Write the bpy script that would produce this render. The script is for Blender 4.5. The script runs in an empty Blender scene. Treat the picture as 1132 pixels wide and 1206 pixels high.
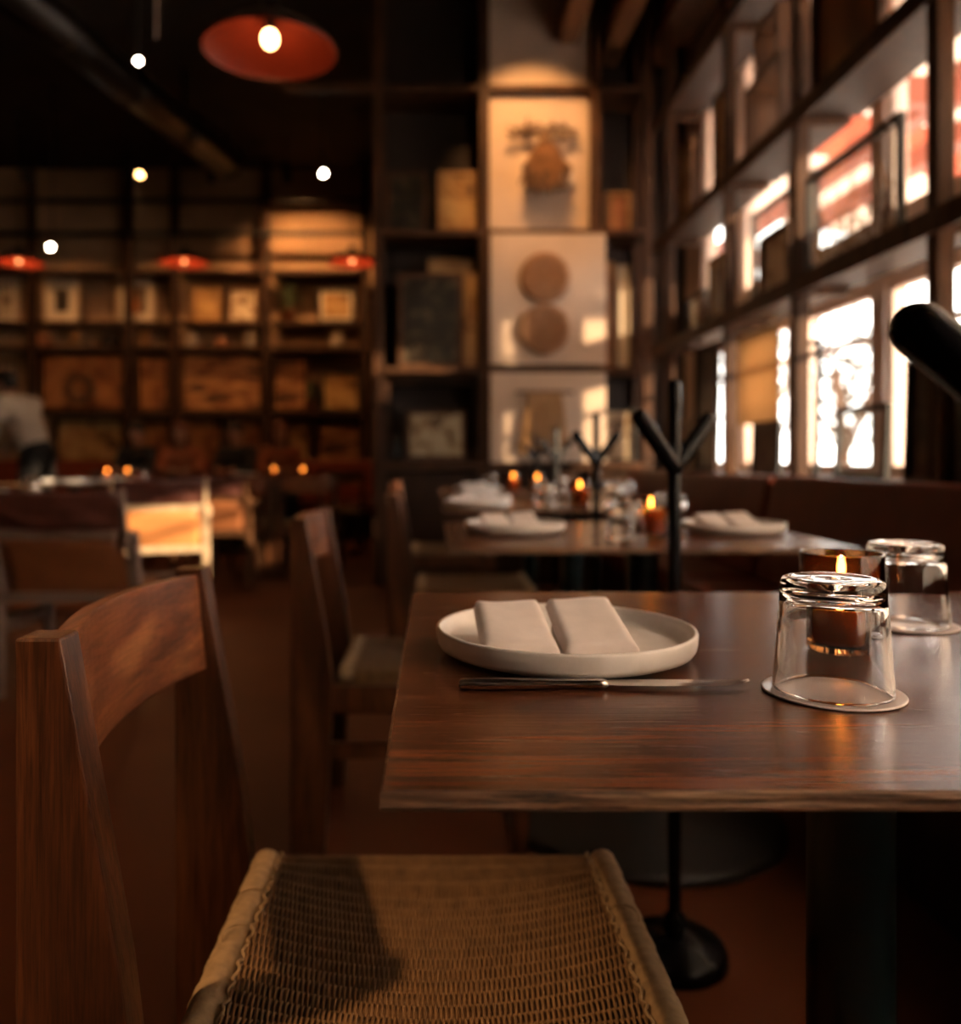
import bpy, bmesh, math, random
from mathutils import Vector, Matrix, Quaternion

# ------------------------------------------------------------------ camera, world, sun, exposure
SC = bpy.context.scene
COL = SC.collection
W, H, F, PX, PY, EYE = 1132, 1206, 1000.0, 512.0, 537.0, 0.95

cam_d = bpy.data.cameras.new('camera')
cam = bpy.data.objects.new('camera', cam_d)
COL.objects.link(cam)
cam.location = (0, 0, EYE)
cam.rotation_euler = (math.radians(90), 0, 0)
cam_d.sensor_fit = 'VERTICAL'
cam_d.sensor_height = 36.0
cam_d.sensor_width = 36.0
cam_d.lens = F / H * 36.0
cam_d.shift_x = (W / 2 - PX) / H
cam_d.shift_y = -(H / 2 - PY) / H
cam_d.clip_start = 0.02
cam_d.dof.use_dof = True
cam_d.dof.focus_distance = 0.68
cam_d.dof.aperture_fstop = 3.1
SC.camera = cam

world = bpy.data.worlds.new('world')
SC.world = world
world.use_nodes = True
bg = world.node_tree.nodes['Background']
bg.inputs['Color'].default_value = (1.0, 0.92, 0.86, 1)
bg.inputs['Strength'].default_value = 10.0

sun_d = bpy.data.lights.new('sun', 'SUN')
sun_d.energy = 13.0
sun_d.color = (1.0, 0.70, 0.42)
sun_d.angle = math.radians(1.2)
sun = bpy.data.objects.new('sun', sun_d)
COL.objects.link(sun)
sun.rotation_euler = Vector((-0.85, 0.46, -0.235)).to_track_quat('-Z', 'Y').to_euler()

SC.view_settings.view_transform = 'Standard'
SC.view_settings.look = 'None'
SC.view_settings.gamma = 1.0
SC.view_settings.use_curve_mapping = False
SC.view_settings.exposure = 0.42

rng = random.Random(7)


def at(px, py, y):
    """a point of the room at distance y from the camera"""
    return Vector(((px - PX) * y / F, y, EYE + (PY - py) * y / F))


# ------------------------------------------------------------------ materials
MATS = {}


def nt(name):
    m = bpy.data.materials.new(name)
    m.use_nodes = True
    n = m.node_tree
    b = n.nodes['Principled BSDF']
    return m, n, b


def setp(b, **kw):
    al = {'color': 'Base Color', 'rough': 'Roughness', 'metal': 'Metallic', 'spec': 'Specular IOR Level', 'trans': 'Transmission Weight',
          'ior': 'IOR', 'coat': 'Coat Weight', 'coat_rough': 'Coat Roughness', 'sheen': 'Sheen Weight', 'emit': 'Emission Strength',
          'ecol': 'Emission Color', 'sss': 'Subsurface Weight'}
    for k, v in kw.items():
        if k in ('color', 'ecol') and len(v) == 3:
            v = (*v, 1)
        b.inputs[al[k]].default_value = v


def plain(name, color, rough=0.5, vary=0.25, scale=12, bump=0.0, **kw):
    """solid colour with a soft noise in tone and a little relief"""
    m, n, b = nt(name)
    setp(b, rough=rough, **kw)
    tc = n.nodes.new('ShaderNodeTexCoord')
    no = n.nodes.new('ShaderNodeTexNoise')
    no.inputs['Scale'].default_value = scale
    no.inputs['Detail'].default_value = 6
    n.links.new(tc.outputs['Object'], no.inputs['Vector'])
    r = n.nodes.new('ShaderNodeValToRGB')
    r.color_ramp.elements[0].position = 0.3
    r.color_ramp.elements[1].position = 0.7
    r.color_ramp.elements[0].color = (*[c * (1 - vary) for c in color], 1)
    r.color_ramp.elements[1].color = (*[min(1, c * (1 + vary)) for c in color], 1)
    n.links.new(no.outputs['Fac'], r.inputs['Fac'])
    n.links.new(r.outputs['Color'], b.inputs['Base Color'])
    if bump:
        bp = n.nodes.new('ShaderNodeBump')
        bp.inputs['Strength'].default_value = bump
        bp.inputs['Distance'].default_value = 0.004
        n.links.new(no.outputs['Fac'], bp.inputs['Height'])
        n.links.new(bp.outputs['Normal'], b.inputs['Normal'])
    MATS[name] = m
    return m


def wood(name, dark, mid, light, axis='X', scale=1.0, rough=0.35, bump=0.25, pore=0.6, swirl=1.2, coat=0.0, pore_scale=1.0, streak=0.3, spec=0.5):
    m, n, b = nt(name)
    setp(b, rough=rough, coat=coat, coat_rough=0.15, spec=spec)
    tc = n.nodes.new('ShaderNodeTexCoord')

    def mapped(along, across):
        mp = n.nodes.new('ShaderNodeMapping')
        s = {'X': (along, across, across), 'Y': (across, along, across), 'Z': (across, across, along)}[axis]
        mp.inputs['Scale'].default_value = [v * scale for v in s]
        n.links.new(tc.outputs['Object'], mp.inputs['Vector'])
        return mp
    a = mapped(1.3, 14)
    n1 = n.nodes.new('ShaderNodeTexNoise')
    n1.inputs['Scale'].default_value = 1.6
    n1.inputs['Detail'].default_value = 7
    n1.inputs['Roughness'].default_value = 0.62
    n1.inputs['Distortion'].default_value = swirl
    n.links.new(a.outputs['Vector'], n1.inputs['Vector'])
    r1 = n.nodes.new('ShaderNodeValToRGB')
    e = r1.color_ramp.elements
    e[0].position, e[0].color = 0.30, (*dark, 1)
    e[1].position, e[1].color = 0.72, (*light, 1)
    k = e.new(0.5)
    k.color = (*mid, 1)
    n.links.new(n1.outputs['Fac'], r1.inputs['Fac'])
    f = mapped(5 * pore_scale, 150 * pore_scale)
    n2 = n.nodes.new('ShaderNodeTexNoise')
    n2.inputs['Scale'].default_value = 2.0
    n2.inputs['Detail'].default_value = 4
    n2.inputs['Roughness'].default_value = 0.7
    n.links.new(f.outputs['Vector'], n2.inputs['Vector'])
    r2 = n.nodes.new('ShaderNodeValToRGB')
    r2.color_ramp.elements[0].position, r2.color_ramp.elements[0].color = 0.36, (1 - pore, 1 - pore, 1 - pore, 1)
    r2.color_ramp.elements[1].position, r2.color_ramp.elements[1].color = 0.56, (1, 1, 1, 1)
    n.links.new(n2.outputs['Fac'], r2.inputs['Fac'])
    g3 = mapped(2.2, 48)
    n3 = n.nodes.new('ShaderNodeTexNoise')
    n3.inputs['Scale'].default_value = 2.0
    n3.inputs['Detail'].default_value = 5
    n3.inputs['Roughness'].default_value = 0.65
    n3.inputs['Distortion'].default_value = 0.5
    n.links.new(g3.outputs['Vector'], n3.inputs['Vector'])
    r3 = n.nodes.new('ShaderNodeValToRGB')
    r3.color_ramp.elements[0].position, r3.color_ramp.elements[0].color = 0.34, (1 - streak, 1 - streak, 1 - streak, 1)
    r3.color_ramp.elements[1].position, r3.color_ramp.elements[1].color = 0.66, (1 + streak * 0.6, 1 + streak * 0.5, 1 + streak * 0.4, 1)
    n.links.new(n3.outputs['Fac'], r3.inputs['Fac'])
    m3 = n.nodes.new('ShaderNodeMix')
    m3.data_type = 'RGBA'
    m3.blend_type = 'MULTIPLY'
    m3.inputs[0].default_value = 1.0
    n.links.new(r1.outputs['Color'], m3.inputs[6])
    n.links.new(r3.outputs['Color'], m3.inputs[7])
    mx = n.nodes.new('ShaderNodeMix')
    mx.data_type = 'RGBA'
    mx.blend_type = 'MULTIPLY'
    mx.inputs[0].default_value = 1.0
    n.links.new(m3.outputs[2], mx.inputs[6])
    n.links.new(r2.outputs['Color'], mx.inputs[7])
    n.links.new(mx.outputs[2], b.inputs['Base Color'])
    mr = n.nodes.new('ShaderNodeMapRange')
    mr.inputs['To Min'].default_value = rough + 0.12
    mr.inputs['To Max'].default_value = max(0.05, rough - 0.08)
    n.links.new(n2.outputs['Fac'], mr.inputs['Value'])
    n.links.new(mr.outputs[0], b.inputs['Roughness'])
    bp = n.nodes.new('ShaderNodeBump')
    bp.inputs['Strength'].default_value = bump
    bp.inputs['Distance'].default_value = 0.0015
    n.links.new(n2.outputs['Fac'], bp.inputs['Height'])
    n.links.new(bp.outputs['Normal'], b.inputs['Normal'])
    MATS[name] = m
    return m


def glow(name, color, strength):
    m, n, b = nt(name)
    setp(b, color=(0.0, 0.0, 0.0), ecol=color, emit=strength, rough=0.6)
    MATS[name] = m
    return m


def glass(name, color=(1, 1, 1), rough=0.0, ior=1.48):
    m, n, b = nt(name)
    setp(b, color=color, rough=rough, trans=1.0, ior=ior)
    MATS[name] = m
    return m


def pane_glass(name, tint=(0.96, 0.97, 0.96), refl=0.06, rough=0.02):
    """thin window glass: lets light straight through, mirrors a little"""
    m, n, b = nt(name)
    n.nodes.remove(b)
    t = n.nodes.new('ShaderNodeBsdfTransparent')
    t.inputs['Color'].default_value = (*tint, 1)
    g = n.nodes.new('ShaderNodeBsdfGlossy')
    g.inputs['Roughness'].default_value = rough
    fr = n.nodes.new('ShaderNodeFresnel')
    ge = n.nodes.new('ShaderNodeNewGeometry')   # the same reflectance on both faces of the thin sheet
    ir = n.nodes.new('ShaderNodeMapRange')
    ir.inputs['To Min'].default_value = 1.5
    ir.inputs['To Max'].default_value = 1 / 1.5
    n.links.new(ge.outputs['Backfacing'], ir.inputs['Value'])
    n.links.new(ir.outputs[0], fr.inputs['IOR'])
    mx = n.nodes.new('ShaderNodeMixShader')
    n.links.new(fr.outputs['Fac'], mx.inputs['Fac'])
    n.links.new(t.outputs[0], mx.inputs[1])
    n.links.new(g.outputs[0], mx.inputs[2])
    n.links.new(mx.outputs[0], n.nodes['Material Output'].inputs['Surface'])
    MATS[name] = m
    return m


def art(name, paper, ink, ink2, scale=9.0, cut=0.52, seed=0.0, rough=0.35, stretch=(1, 1, 1)):
    """flat print: paper with irregular inked shapes"""
    m, n, b = nt(name)
    setp(b, rough=rough)
    tc = n.nodes.new('ShaderNodeTexCoord')
    mp = n.nodes.new('ShaderNodeMapping')
    mp.inputs['Location'].default_value = (seed, seed * 1.7, seed * 0.6)
    mp.inputs['Scale'].default_value = stretch
    n.links.new(tc.outputs['Object'], mp.inputs['Vector'])
    no = n.nodes.new('ShaderNodeTexNoise')
    no.inputs['Scale'].default_value = scale
    no.inputs['Detail'].default_value = 5
    no.inputs['Distortion'].default_value = 0.8
    n.links.new(mp.outputs['Vector'], no.inputs['Vector'])
    r = n.nodes.new('ShaderNodeValToRGB')
    e = r.color_ramp.elements
    e[0].position, e[0].color = cut - 0.12, (*paper, 1)
    e[1].position, e[1].color = cut + 0.10, (*ink2, 1)
    k = e.new(cut)
    k.color = (*ink, 1)
    n.links.new(no.outputs['Fac'], r.inputs['Fac'])
    n.links.new(r.outputs['Color'], b.inputs['Base Color'])
    MATS[name] = m
    return m


wood('table_wood', (0.055, 0.016, 0.007), (0.135, 0.042, 0.017), (0.23, 0.080, 0.033), 'X', 1.0, rough=0.22, bump=0.2, pore=0.62, swirl=0.6, pore_scale=0.6, streak=0.38)
wood('table_edge', (0.09, 0.04, 0.02), (0.27, 0.14, 0.075), (0.50, 0.31, 0.18), 'X', 1.6, rough=0.6, bump=0.9, pore=0.85, swirl=0.5, streak=0.5)
wood('chair_wood', (0.03, 0.010, 0.004), (0.095, 0.032, 0.012), (0.19, 0.072, 0.026), 'Z', 1.2, rough=0.34, bump=0.12, pore=0.55, swirl=1.0)
wood('chair_back_wood', (0.06, 0.018, 0.008), (0.19, 0.060, 0.022), (0.36, 0.15, 0.055), 'Y', 0.8, rough=0.30, bump=0.08, pore=0.35, swirl=2.6)
wood('shelf_wood', (0.035, 0.014, 0.006), (0.075, 0.032, 0.014), (0.14, 0.056, 0.022), 'Z', 0.7, rough=0.55, bump=0.2, pore=0.5, spec=0.2)
wood('joist_wood', (0.10, 0.04, 0.014), (0.22, 0.09, 0.032), (0.34, 0.15, 0.055), 'Y', 0.6, rough=0.6, bump=0.2, pore=0.5)
wood('pale_wood', (0.40, 0.27, 0.16), (0.55, 0.40, 0.26), (0.66, 0.50, 0.34), 'Z', 1.0, rough=0.5, bump=0.1, pore=0.25)
wood('frame_wood', (0.05, 0.02, 0.009), (0.10, 0.043, 0.018), (0.17, 0.074, 0.030), 'Z', 1.0, rough=0.5, bump=0.1, pore=0.4, spec=0.25)
wood('gold_wood', (0.26, 0.12, 0.035), (0.42, 0.21, 0.07), (0.55, 0.30, 0.11), 'Z', 1.0, rough=0.5, bump=0.1, pore=0.3)
wood('dark_wood', (0.02, 0.009, 0.005), (0.045, 0.02, 0.011), (0.07, 0.028, 0.012), 'Z', 1.0, rough=0.5, bump=0.15, pore=0.5, spec=0.2)
plain('black_metal', (0.006, 0.006, 0.007), 0.24, 0.2, 30, spec=0.16)
plain('soft_black', (0.014, 0.012, 0.011), 0.5, 0.2, 30)
plain('green_black_metal', (0.006, 0.014, 0.015), 0.32, 0.2, 20, spec=0.5)
plain('steel', (0.62, 0.60, 0.58), 0.16, 0.05, 40, metal=1.0)
plain('stoneware', (0.82, 0.77, 0.73), 0.38, 0.04, 60, bump=0.05)
plain('napkin_cloth', (0.80, 0.70, 0.665), 0.85, 0.05, 45, bump=0.15, sheen=0.3)
plain('cord', (0.23, 0.122, 0.050), 0.75, 0.25, 60, bump=0.4)
plain('cord_pale', (0.38, 0.25, 0.13), 0.75, 0.2, 90, bump=0.4)
plain('floor_concrete', (0.12, 0.034, 0.012), 0.5, 0.22, 1.4, spec=0.15)
plain('plaster_dark', (0.022, 0.011, 0.007), 0.8, 0.2, 3)
plain('plaster_warm', (0.42, 0.25, 0.14), 0.85, 0.15, 2)
plain('ceiling_black', (0.02, 0.012, 0.008), 0.8, 0.3, 3)
plain('panel_canvas', (0.62, 0.46, 0.35), 0.8, 0.06, 5, bump=0.1)
plain('window_paint', (0.72, 0.55, 0.46), 0.55, 0.05, 5)
plain('banquette_leather', (0.17, 0.030, 0.011), 0.5, 0.15, 8, bump=0.15, spec=0.25)
plain('brown_leather', (0.24, 0.085, 0.032), 0.42, 0.2, 9, bump=0.2)
plain('tan_leather', (0.52, 0.21, 0.07), 0.5, 0.12, 9, bump=0.1)
plain('maroon_leather', (0.10, 0.035, 0.026), 0.35, 0.25, 14, bump=0.5)
plain('grey_wood', (0.22, 0.15, 0.12), 0.5, 0.2, 10)
plain('red_enamel', (0.10, 0.014, 0.007), 0.3, 0.12, 6)
plain('dark_enamel', (0.014, 0.009, 0.007), 0.35, 0.2, 6)
plain('basket', (0.30, 0.15, 0.075), 0.8, 0.25, 40, bump=0.6)
plain('dry_grass', (0.26, 0.12, 0.05), 0.85, 0.3, 40)
plain('twig', (0.11, 0.055, 0.028), 0.8, 0.3, 40)
plain('wax', (0.80, 0.62, 0.40), 0.5, 0.05, 20, sss=0.2)
plain('cream_fabric', (0.75, 0.56, 0.34), 0.85, 0.08, 6, sss=0.0)
plain('white_china', (0.82, 0.78, 0.74), 0.25, 0.04, 20)
plain('skin', (0.46, 0.22, 0.13), 0.55, 0.08, 10)
plain('hair_dark', (0.012, 0.008, 0.006), 0.5, 0.3, 60)
plain('hair_red', (0.16, 0.045, 0.018), 0.5, 0.3, 60)
plain('shirt_beige', (0.50, 0.40, 0.31), 0.85, 0.08, 10)
plain('cloth_black', (0.016, 0.014, 0.014), 0.85, 0.2, 10)
plain('cloth_rust', (0.30, 0.085, 0.03), 0.85, 0.15, 10)
plain('leaf_green', (0.045, 0.06, 0.022), 0.6, 0.4, 10)
plain('leaf_outdoor', (0.05, 0.042, 0.026), 0.7, 0.4, 3)
plain('red_steel', (0.30, 0.085, 0.05), 0.5, 0.1, 3)
plain('pale_render', (0.74, 0.66, 0.58), 0.85, 0.08, 0.6)
plain('pavement_stone', (0.52, 0.46, 0.40), 0.85, 0.1, 1)
plain('terracotta', (0.28, 0.11, 0.05), 0.7, 0.2, 14)
plain('mat_board', (0.66, 0.54, 0.40), 0.8, 0.05, 20)
plain('book_cloth', (0.22, 0.13, 0.07), 0.7, 0.2, 20)
glass('clear_glass')
glass('amber_glass', (0.52, 0.22, 0.065))
glass('bottle_glass', (0.55, 0.62, 0.60))
pane_glass('window_glass')
pane_glass('smoky_glass', (0.25, 0.18, 0.13))
glow('flame', (1.0, 0.62, 0.24), 120)
glow('bulb_warm', (1.0, 0.52, 0.20), 16)
glow('bulb_far', (1.0, 0.16, 0.03), 1.3)
glow('spot_white', (1.0, 0.82, 0.62), 60)
glow('spot_amber', (1.0, 0.50, 0.16), 22)
m, n, b = nt('coaster_plastic')
setp(b, color=(0.86, 0.76, 0.74), rough=0.25, trans=0.18, ior=1.4)
MATS['coaster_plastic'] = m
# cloth of the added unseen curtains: stops direct sun, passes soft light
m, n, b = nt('sun_diffuser_cloth')
setp(b, color=(0.88, 0.83, 0.78), rough=0.9)
tl = n.nodes.new('ShaderNodeBsdfTranslucent')
tl.inputs['Color'].default_value = (0.95, 0.90, 0.85, 1)
mx = n.nodes.new('ShaderNodeMixShader')
mx.inputs['Fac'].default_value = 0.85
n.links.new(b.outputs[0], mx.inputs[1])
n.links.new(tl.outputs[0], mx.inputs[2])
n.links.new(mx.outputs[0], n.nodes['Material Output'].inputs['Surface'])
MATS['sun_diffuser_cloth'] = m
for nm, cl in (('cafe_cloth', (0.60, 0.43, 0.26)), ('awning_cloth', (0.85, 0.76, 0.68)), ('awning_cloth_red', (0.60, 0.24, 0.16))):
    m, n, b = nt(nm)
    setp(b, color=cl, rough=0.9)
    tl = n.nodes.new('ShaderNodeBsdfTranslucent')
    tl.inputs['Color'].default_value = (*cl, 1)
    mx = n.nodes.new('ShaderNodeMixShader')
    mx.inputs['Fac'].default_value = 0.5
    n.links.new(b.outputs[0], mx.inputs[1])
    n.links.new(tl.outputs[0], mx.inputs[2])
    n.links.new(mx.outputs[0], n.nodes['Material Output'].inputs['Surface'])
    MATS[nm] = m
# art prints
art('art_botanical', (0.42, 0.30, 0.18), (0.26, 0.17, 0.08), (0.08, 0.06, 0.03), 16, 0.50, 1.0)
art('art_dark', (0.025, 0.016, 0.011), (0.05, 0.033, 0.022), (0.12, 0.085, 0.055), 11, 0.56, 2.0)
art('art_cream', (0.55, 0.42, 0.28), (0.30, 0.18, 0.09), (0.07, 0.04, 0.025), 9, 0.58, 3.0)
art('art_landscape', (0.48, 0.24, 0.10), (0.30, 0.12, 0.05), (0.06, 0.03, 0.02), 3.2, 0.53, 4.0, stretch=(1, 1, 3))
art('art_rust', (0.40, 0.17, 0.06), (0.28, 0.10, 0.035), (0.13, 0.05, 0.02), 2.5, 0.55, 5.0)
art('art_gold', (0.50, 0.30, 0.12), (0.36, 0.18, 0.06), (0.12, 0.06, 0.02), 5, 0.55, 6.0)
art('art_grey', (0.30, 0.27, 0.24), (0.18, 0.15, 0.13), (0.05, 0.04, 0.035), 8, 0.50, 7.0)
art('art_orange', (0.14, 0.08, 0.05), (0.30, 0.11, 0.04), (0.62, 0.22, 0.06), 6, 0.60, 8.0)


# ------------------------------------------------------------------ mesh helpers
class MB:
    def __init__(self):
        self.v, self.f = [], []

    def add(self, vs, fs):
        k = len(self.v)
        self.v += [tuple(p) for p in vs]
        self.f += [tuple(i + k for i in q) for q in fs]
        return self

    def box(self, x0, x1, y0, y1, z0, z1, mat=None):
        vs = [Vector(p) for p in ((x0, y0, z0), (x1, y0, z0), (x1, y1, z0), (x0, y1, z0), (x0, y0, z1), (x1, y0, z1), (x1, y1, z1), (x0, y1, z1))]
        if mat is not None:
            vs = [mat @ p for p in vs]
        return self.add(vs, [(0, 3, 2, 1), (4, 5, 6, 7), (0, 1, 5, 4), (1, 2, 6, 5), (2, 3, 7, 6), (3, 0, 4, 7)])

    def tube(self, pts, r, n=8, caps=True, closed=False):
        pts = [Vector(p) for p in pts]
        rs = r if isinstance(r, (list, tuple)) else [r] * len(pts)
        m = len(pts)
        tang = []
        for i in range(m):
            a = pts[(i - 1) % m] if (i > 0 or closed) else pts[0]
            c = pts[(i + 1) % m] if (i < m - 1 or closed) else pts[-1]
            t = (c - a)
            tang.append(t.normalized() if t.length > 1e-9 else Vector((0, 0, 1)))
        up = Vector((0, 0, 1)) if abs(tang[0].z) < 0.9 else Vector((1, 0, 0))
        nrm = (up - tang[0] * up.dot(tang[0])).normalized()
        vs, fs = [], []
        for i in range(m):
            t = tang[i]
            nrm = (nrm - t * nrm.dot(t))
            nrm = nrm.normalized() if nrm.length > 1e-6 else t.orthogonal().normalized()
            bi = t.cross(nrm)
            for j in range(n):
                a = 2 * math.pi * j / n
                vs.append(pts[i] + (nrm * math.cos(a) + bi * math.sin(a)) * rs[i])
        for i in range(m if closed else m - 1):
            i2 = (i + 1) % m
            for j in range(n):
                j2 = (j + 1) % n
                fs.append((i * n + j, i * n + j2, i2 * n + j2, i2 * n + j))
        if caps and not closed:
            fs.append(tuple(reversed(range(n))))
            fs.append(tuple(range((m - 1) * n, m * n)))
        return self.add(vs, fs)

    def rod(self, a, b, r0, r1=None, n=10, rnd=3):
        """capsule with round ends"""
        a, b = Vector(a), Vector(b)
        r1 = r0 if r1 is None else r1
        d = (b - a).normalized() if (b - a).length > 1e-9 else Vector((0, 0, 1))
        pts, rs = [], []
        for k in range(rnd + 1):
            t = math.pi / 2 * k / rnd
            pts.append(a - d * r0 * math.cos(t))
            rs.append(max(1e-4, r0 * math.sin(t)))
        for k in range(rnd + 1):
            t = math.pi / 2 * k / rnd
            pts.append(b + d * r1 * math.sin(t))
            rs.append(max(1e-4, r1 * math.cos(t)))
        return self.tube(pts, rs, n)

    def lathe(self, prof, n=32, c=(0, 0, 0), close=False):
        c = Vector(c)
        vs, fs = [], []
        m = len(prof)
        for (r, z) in prof:
            for j in range(n):
                a = 2 * math.pi * j / n
                vs.append((c.x + max(r, 1e-5) * math.cos(a), c.y + max(r, 1e-5) * math.sin(a), c.z + z))
        for i in range(m if close else m - 1):
            i2 = (i + 1) % m
            for j in range(n):
                j2 = (j + 1) % n
                fs.append((i * n + j, i * n + j2, i2 * n + j2, i2 * n + j))
        return self.add(vs, fs)

    def ellipsoid(self, c, rx, ry, rz, n=16, m=10):
        c = Vector(c)
        vs, fs = [], []
        for i in range(m + 1):
            t = math.pi * i / m
            for j in range(n):
                a = 2 * math.pi * j / n
                s = max(math.sin(t), 1e-4)
                vs.append((c.x + rx * s * math.cos(a), c.y + ry * s * math.sin(a), c.z - rz * math.cos(t)))
        for i in range(m):
            for j in range(n):
                j2 = (j + 1) % n
                fs.append((i * n + j, i * n + j2, (i + 1) * n + j2, (i + 1) * n + j))
        return self.add(vs, fs)

    def sheet(self, grid, thick=None, nrm=None):
        """grid of points -> surface; with thick, a solid of that thickness along nrm"""
        R, Cn = len(grid), len(grid[0])
        if thick is None:
            vs = [p for row in grid for p in row]
            return self.add(vs, [(i * Cn + j, i * Cn + j + 1, (i + 1) * Cn + j + 1, (i + 1) * Cn + j) for i in range(R - 1) for j in range(Cn - 1)])
        nv = Vector(nrm)
        A = [Vector(p) for row in grid for p in row]
        B = [p + nv * thick for p in A]
        N = len(A)
        fs = []
        for i in range(R - 1):
            for j in range(Cn - 1):
                q = (i * Cn + j, i * Cn + j + 1, (i + 1) * Cn + j + 1, (i + 1) * Cn + j)
                fs.append(q)
                fs.append(tuple(k + N for k in reversed(q)))
        for j in range(Cn - 1):
            fs.append((j + 1, j, j + N, j + 1 + N))
            k = (R - 1) * Cn
            fs.append((k + j, k + j + 1, k + j + 1 + N, k + j + N))
        for i in range(R - 1):
            fs.append((i * Cn, (i + 1) * Cn, (i + 1) * Cn + N, i * Cn + N))
            k = Cn - 1
            fs.append(((i + 1) * Cn + k, i * Cn + k, i * Cn + k + N, (i + 1) * Cn + k + N))
        return self.add(A + B, fs)

    def prism(self, poly, z0, z1, plane='XZ'):
        """extrude a 2d outline; plane XZ extrudes along Y, YZ along X, XY along Z"""
        k = len(poly)

        def P(u, v, w):
            return {'XZ': (u, w, v), 'YZ': (w, u, v), 'XY': (u, v, w)}[plane]
        vs = [P(u, v, z0) for u, v in poly] + [P(u, v, z1) for u, v in poly]
        fs = [tuple(range(k)), tuple(reversed(range(k, 2 * k)))]
        fs += [((i + 1) % k, i, i + k, (i + 1) % k + k) for i in range(k)]
        return self.add(vs, fs)

    def build(self, name, mat, parent=None, smooth=False, bevel=0.0, loc=None, seg=2):
        me = bpy.data.meshes.new(name)
        me.from_pydata(self.v, [], self.f)
        bm = bmesh.new()
        bm.from_mesh(me)
        bmesh.ops.recalc_face_normals(bm, faces=bm.faces)
        bm.to_mesh(me)
        bm.free()
        me.materials.append(MATS[mat])
        if smooth:
            for p in me.polygons:
                p.use_smooth = True
        o = bpy.data.objects.new(name, me)
        COL.objects.link(o)
        if parent is not None:
            o.parent = parent
        if loc is not None:
            o.location = loc
        if bevel:
            bv = o.modifiers.new('bevel', 'BEVEL')
            bv.width = bevel
            bv.segments = seg
            bv.limit_method = 'ANGLE'
            bv.angle_limit = math.radians(40)
        return o


def tag(o, label=None, cat=None, group=None, kind=None):
    if label:
        o['label'] = label
    if cat:
        o['category'] = cat
    if group:
        o['group'] = group
    if kind:
        o['kind'] = kind
    return o


def empty(name, loc=(0, 0, 0), rz=0.0, label=None, cat=None, group=None, kind=None):
    o = bpy.data.objects.new(name, None)
    o.empty_display_size = 0.05
    COL.objects.link(o)
    o.location = loc
    o.rotation_euler = (0, 0, rz)
    return tag(o, label, cat, group, kind)


def copy_tree(o, parent=None, label=None, group=None):
    c = o.copy()
    COL.objects.link(c)
    c.parent = parent
    if label:
        c['label'] = label
    if group:
        c['group'] = group
    for ch in list(o.children):
        copy_tree(ch, c)
    return c


def place(o, x, y, z=0.0, rz=0.0):
    o.location = (x, y, z)
    o.rotation_euler = (0, 0, rz)
    return o


def point_light(name, loc, power, color, parent=None, radius=0.03):
    d = bpy.data.lights.new(name, 'POINT')
    d.energy = power
    d.color = color
    d.shadow_soft_size = radius
    o = bpy.data.objects.new(name, d)
    COL.objects.link(o)
    o.location = loc
    if parent:
        o.parent = parent
    return o


def spot_light(name, loc, target, power, color, angle, parent=None, radius=0.03, blend=0.6):
    d = bpy.data.lights.new(name, 'SPOT')
    d.energy = power
    d.color = color
    d.spot_size = math.radians(angle)
    d.spot_blend = blend
    d.shadow_soft_size = radius
    o = bpy.data.objects.new(name, d)
    COL.objects.link(o)
    o.location = loc
    o.rotation_euler = (Vector(target) - Vector(loc)).to_track_quat('-Z', 'Y').to_euler()
    if parent:
        o.parent = parent
    return o


PI = math.pi
CEIL = 4.6

# ------------------------------------------------------------------ the room
tag(MB().box(-6.6, 2.15, -2.7, 11.0, -0.1, 0.0).build('floor', 'floor_concrete'), kind='structure')
tag(MB().box(-6.6, 2.15, -2.7, 11.0, CEIL, CEIL + 0.1).build('ceiling', 'ceiling_black'), kind='structure')
tag(MB().box(-6.7, -6.6, -2.7, 11.0, 0, CEIL).build('wall_left', 'plaster_dark'), kind='structure')
tag(MB().box(-6.6, 2.15, 10.8, 11.0, 0, CEIL).build('wall_back', 'plaster_warm'), kind='structure')
tag(MB().box(-6.6, 2.15, -2.8, -2.7, 0, CEIL).build('wall_front', 'plaster_dark'), kind='structure')
tag(MB().box(-0.46, 2.15, 6.62, 6.72, 0, CEIL).build('wall_end', 'plaster_dark'), kind='structure')
tag(MB().box(-0.46, -0.36, 6.72, 10.8, 0, CEIL).build('wall_side', 'plaster_dark'), kind='structure')

# window wall: openings in two storeys between piers
OPEN = [(-2.2, -1.5), (-1.4, -0.62), (-0.54, 0.22), (0.30, 0.98), (1.06, 1.83), (1.91, 2.68), (2.76, 3.68), (3.80, 4.58), (4.70, 5.42), (5.54, 6.18)]
Z_LO, Z_HI = (0.88, 1.70), (1.98, 3.45)
XW0, XW1 = 1.95, 2.05
wr = MB()
wr.box(XW0, XW1, -2.7, 10.8, 0, Z_LO[0])
wr.box(XW0, XW1, -2.7, 10.8, Z_LO[1], Z_HI[0])
wr.box(XW0, XW1, -2.7, 10.8, Z_HI[1], CEIL)
edges = [-2.7] + [v for o in OPEN for v in o] + [10.8]
for i in range(0, len(edges), 2):
    for z0, z1 in (Z_LO, Z_HI):
        wr.box(XW0, XW1, edges[i], edges[i + 1], z0, z1)
tag(wr.build('wall_right', 'window_paint'), kind='structure')

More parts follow.
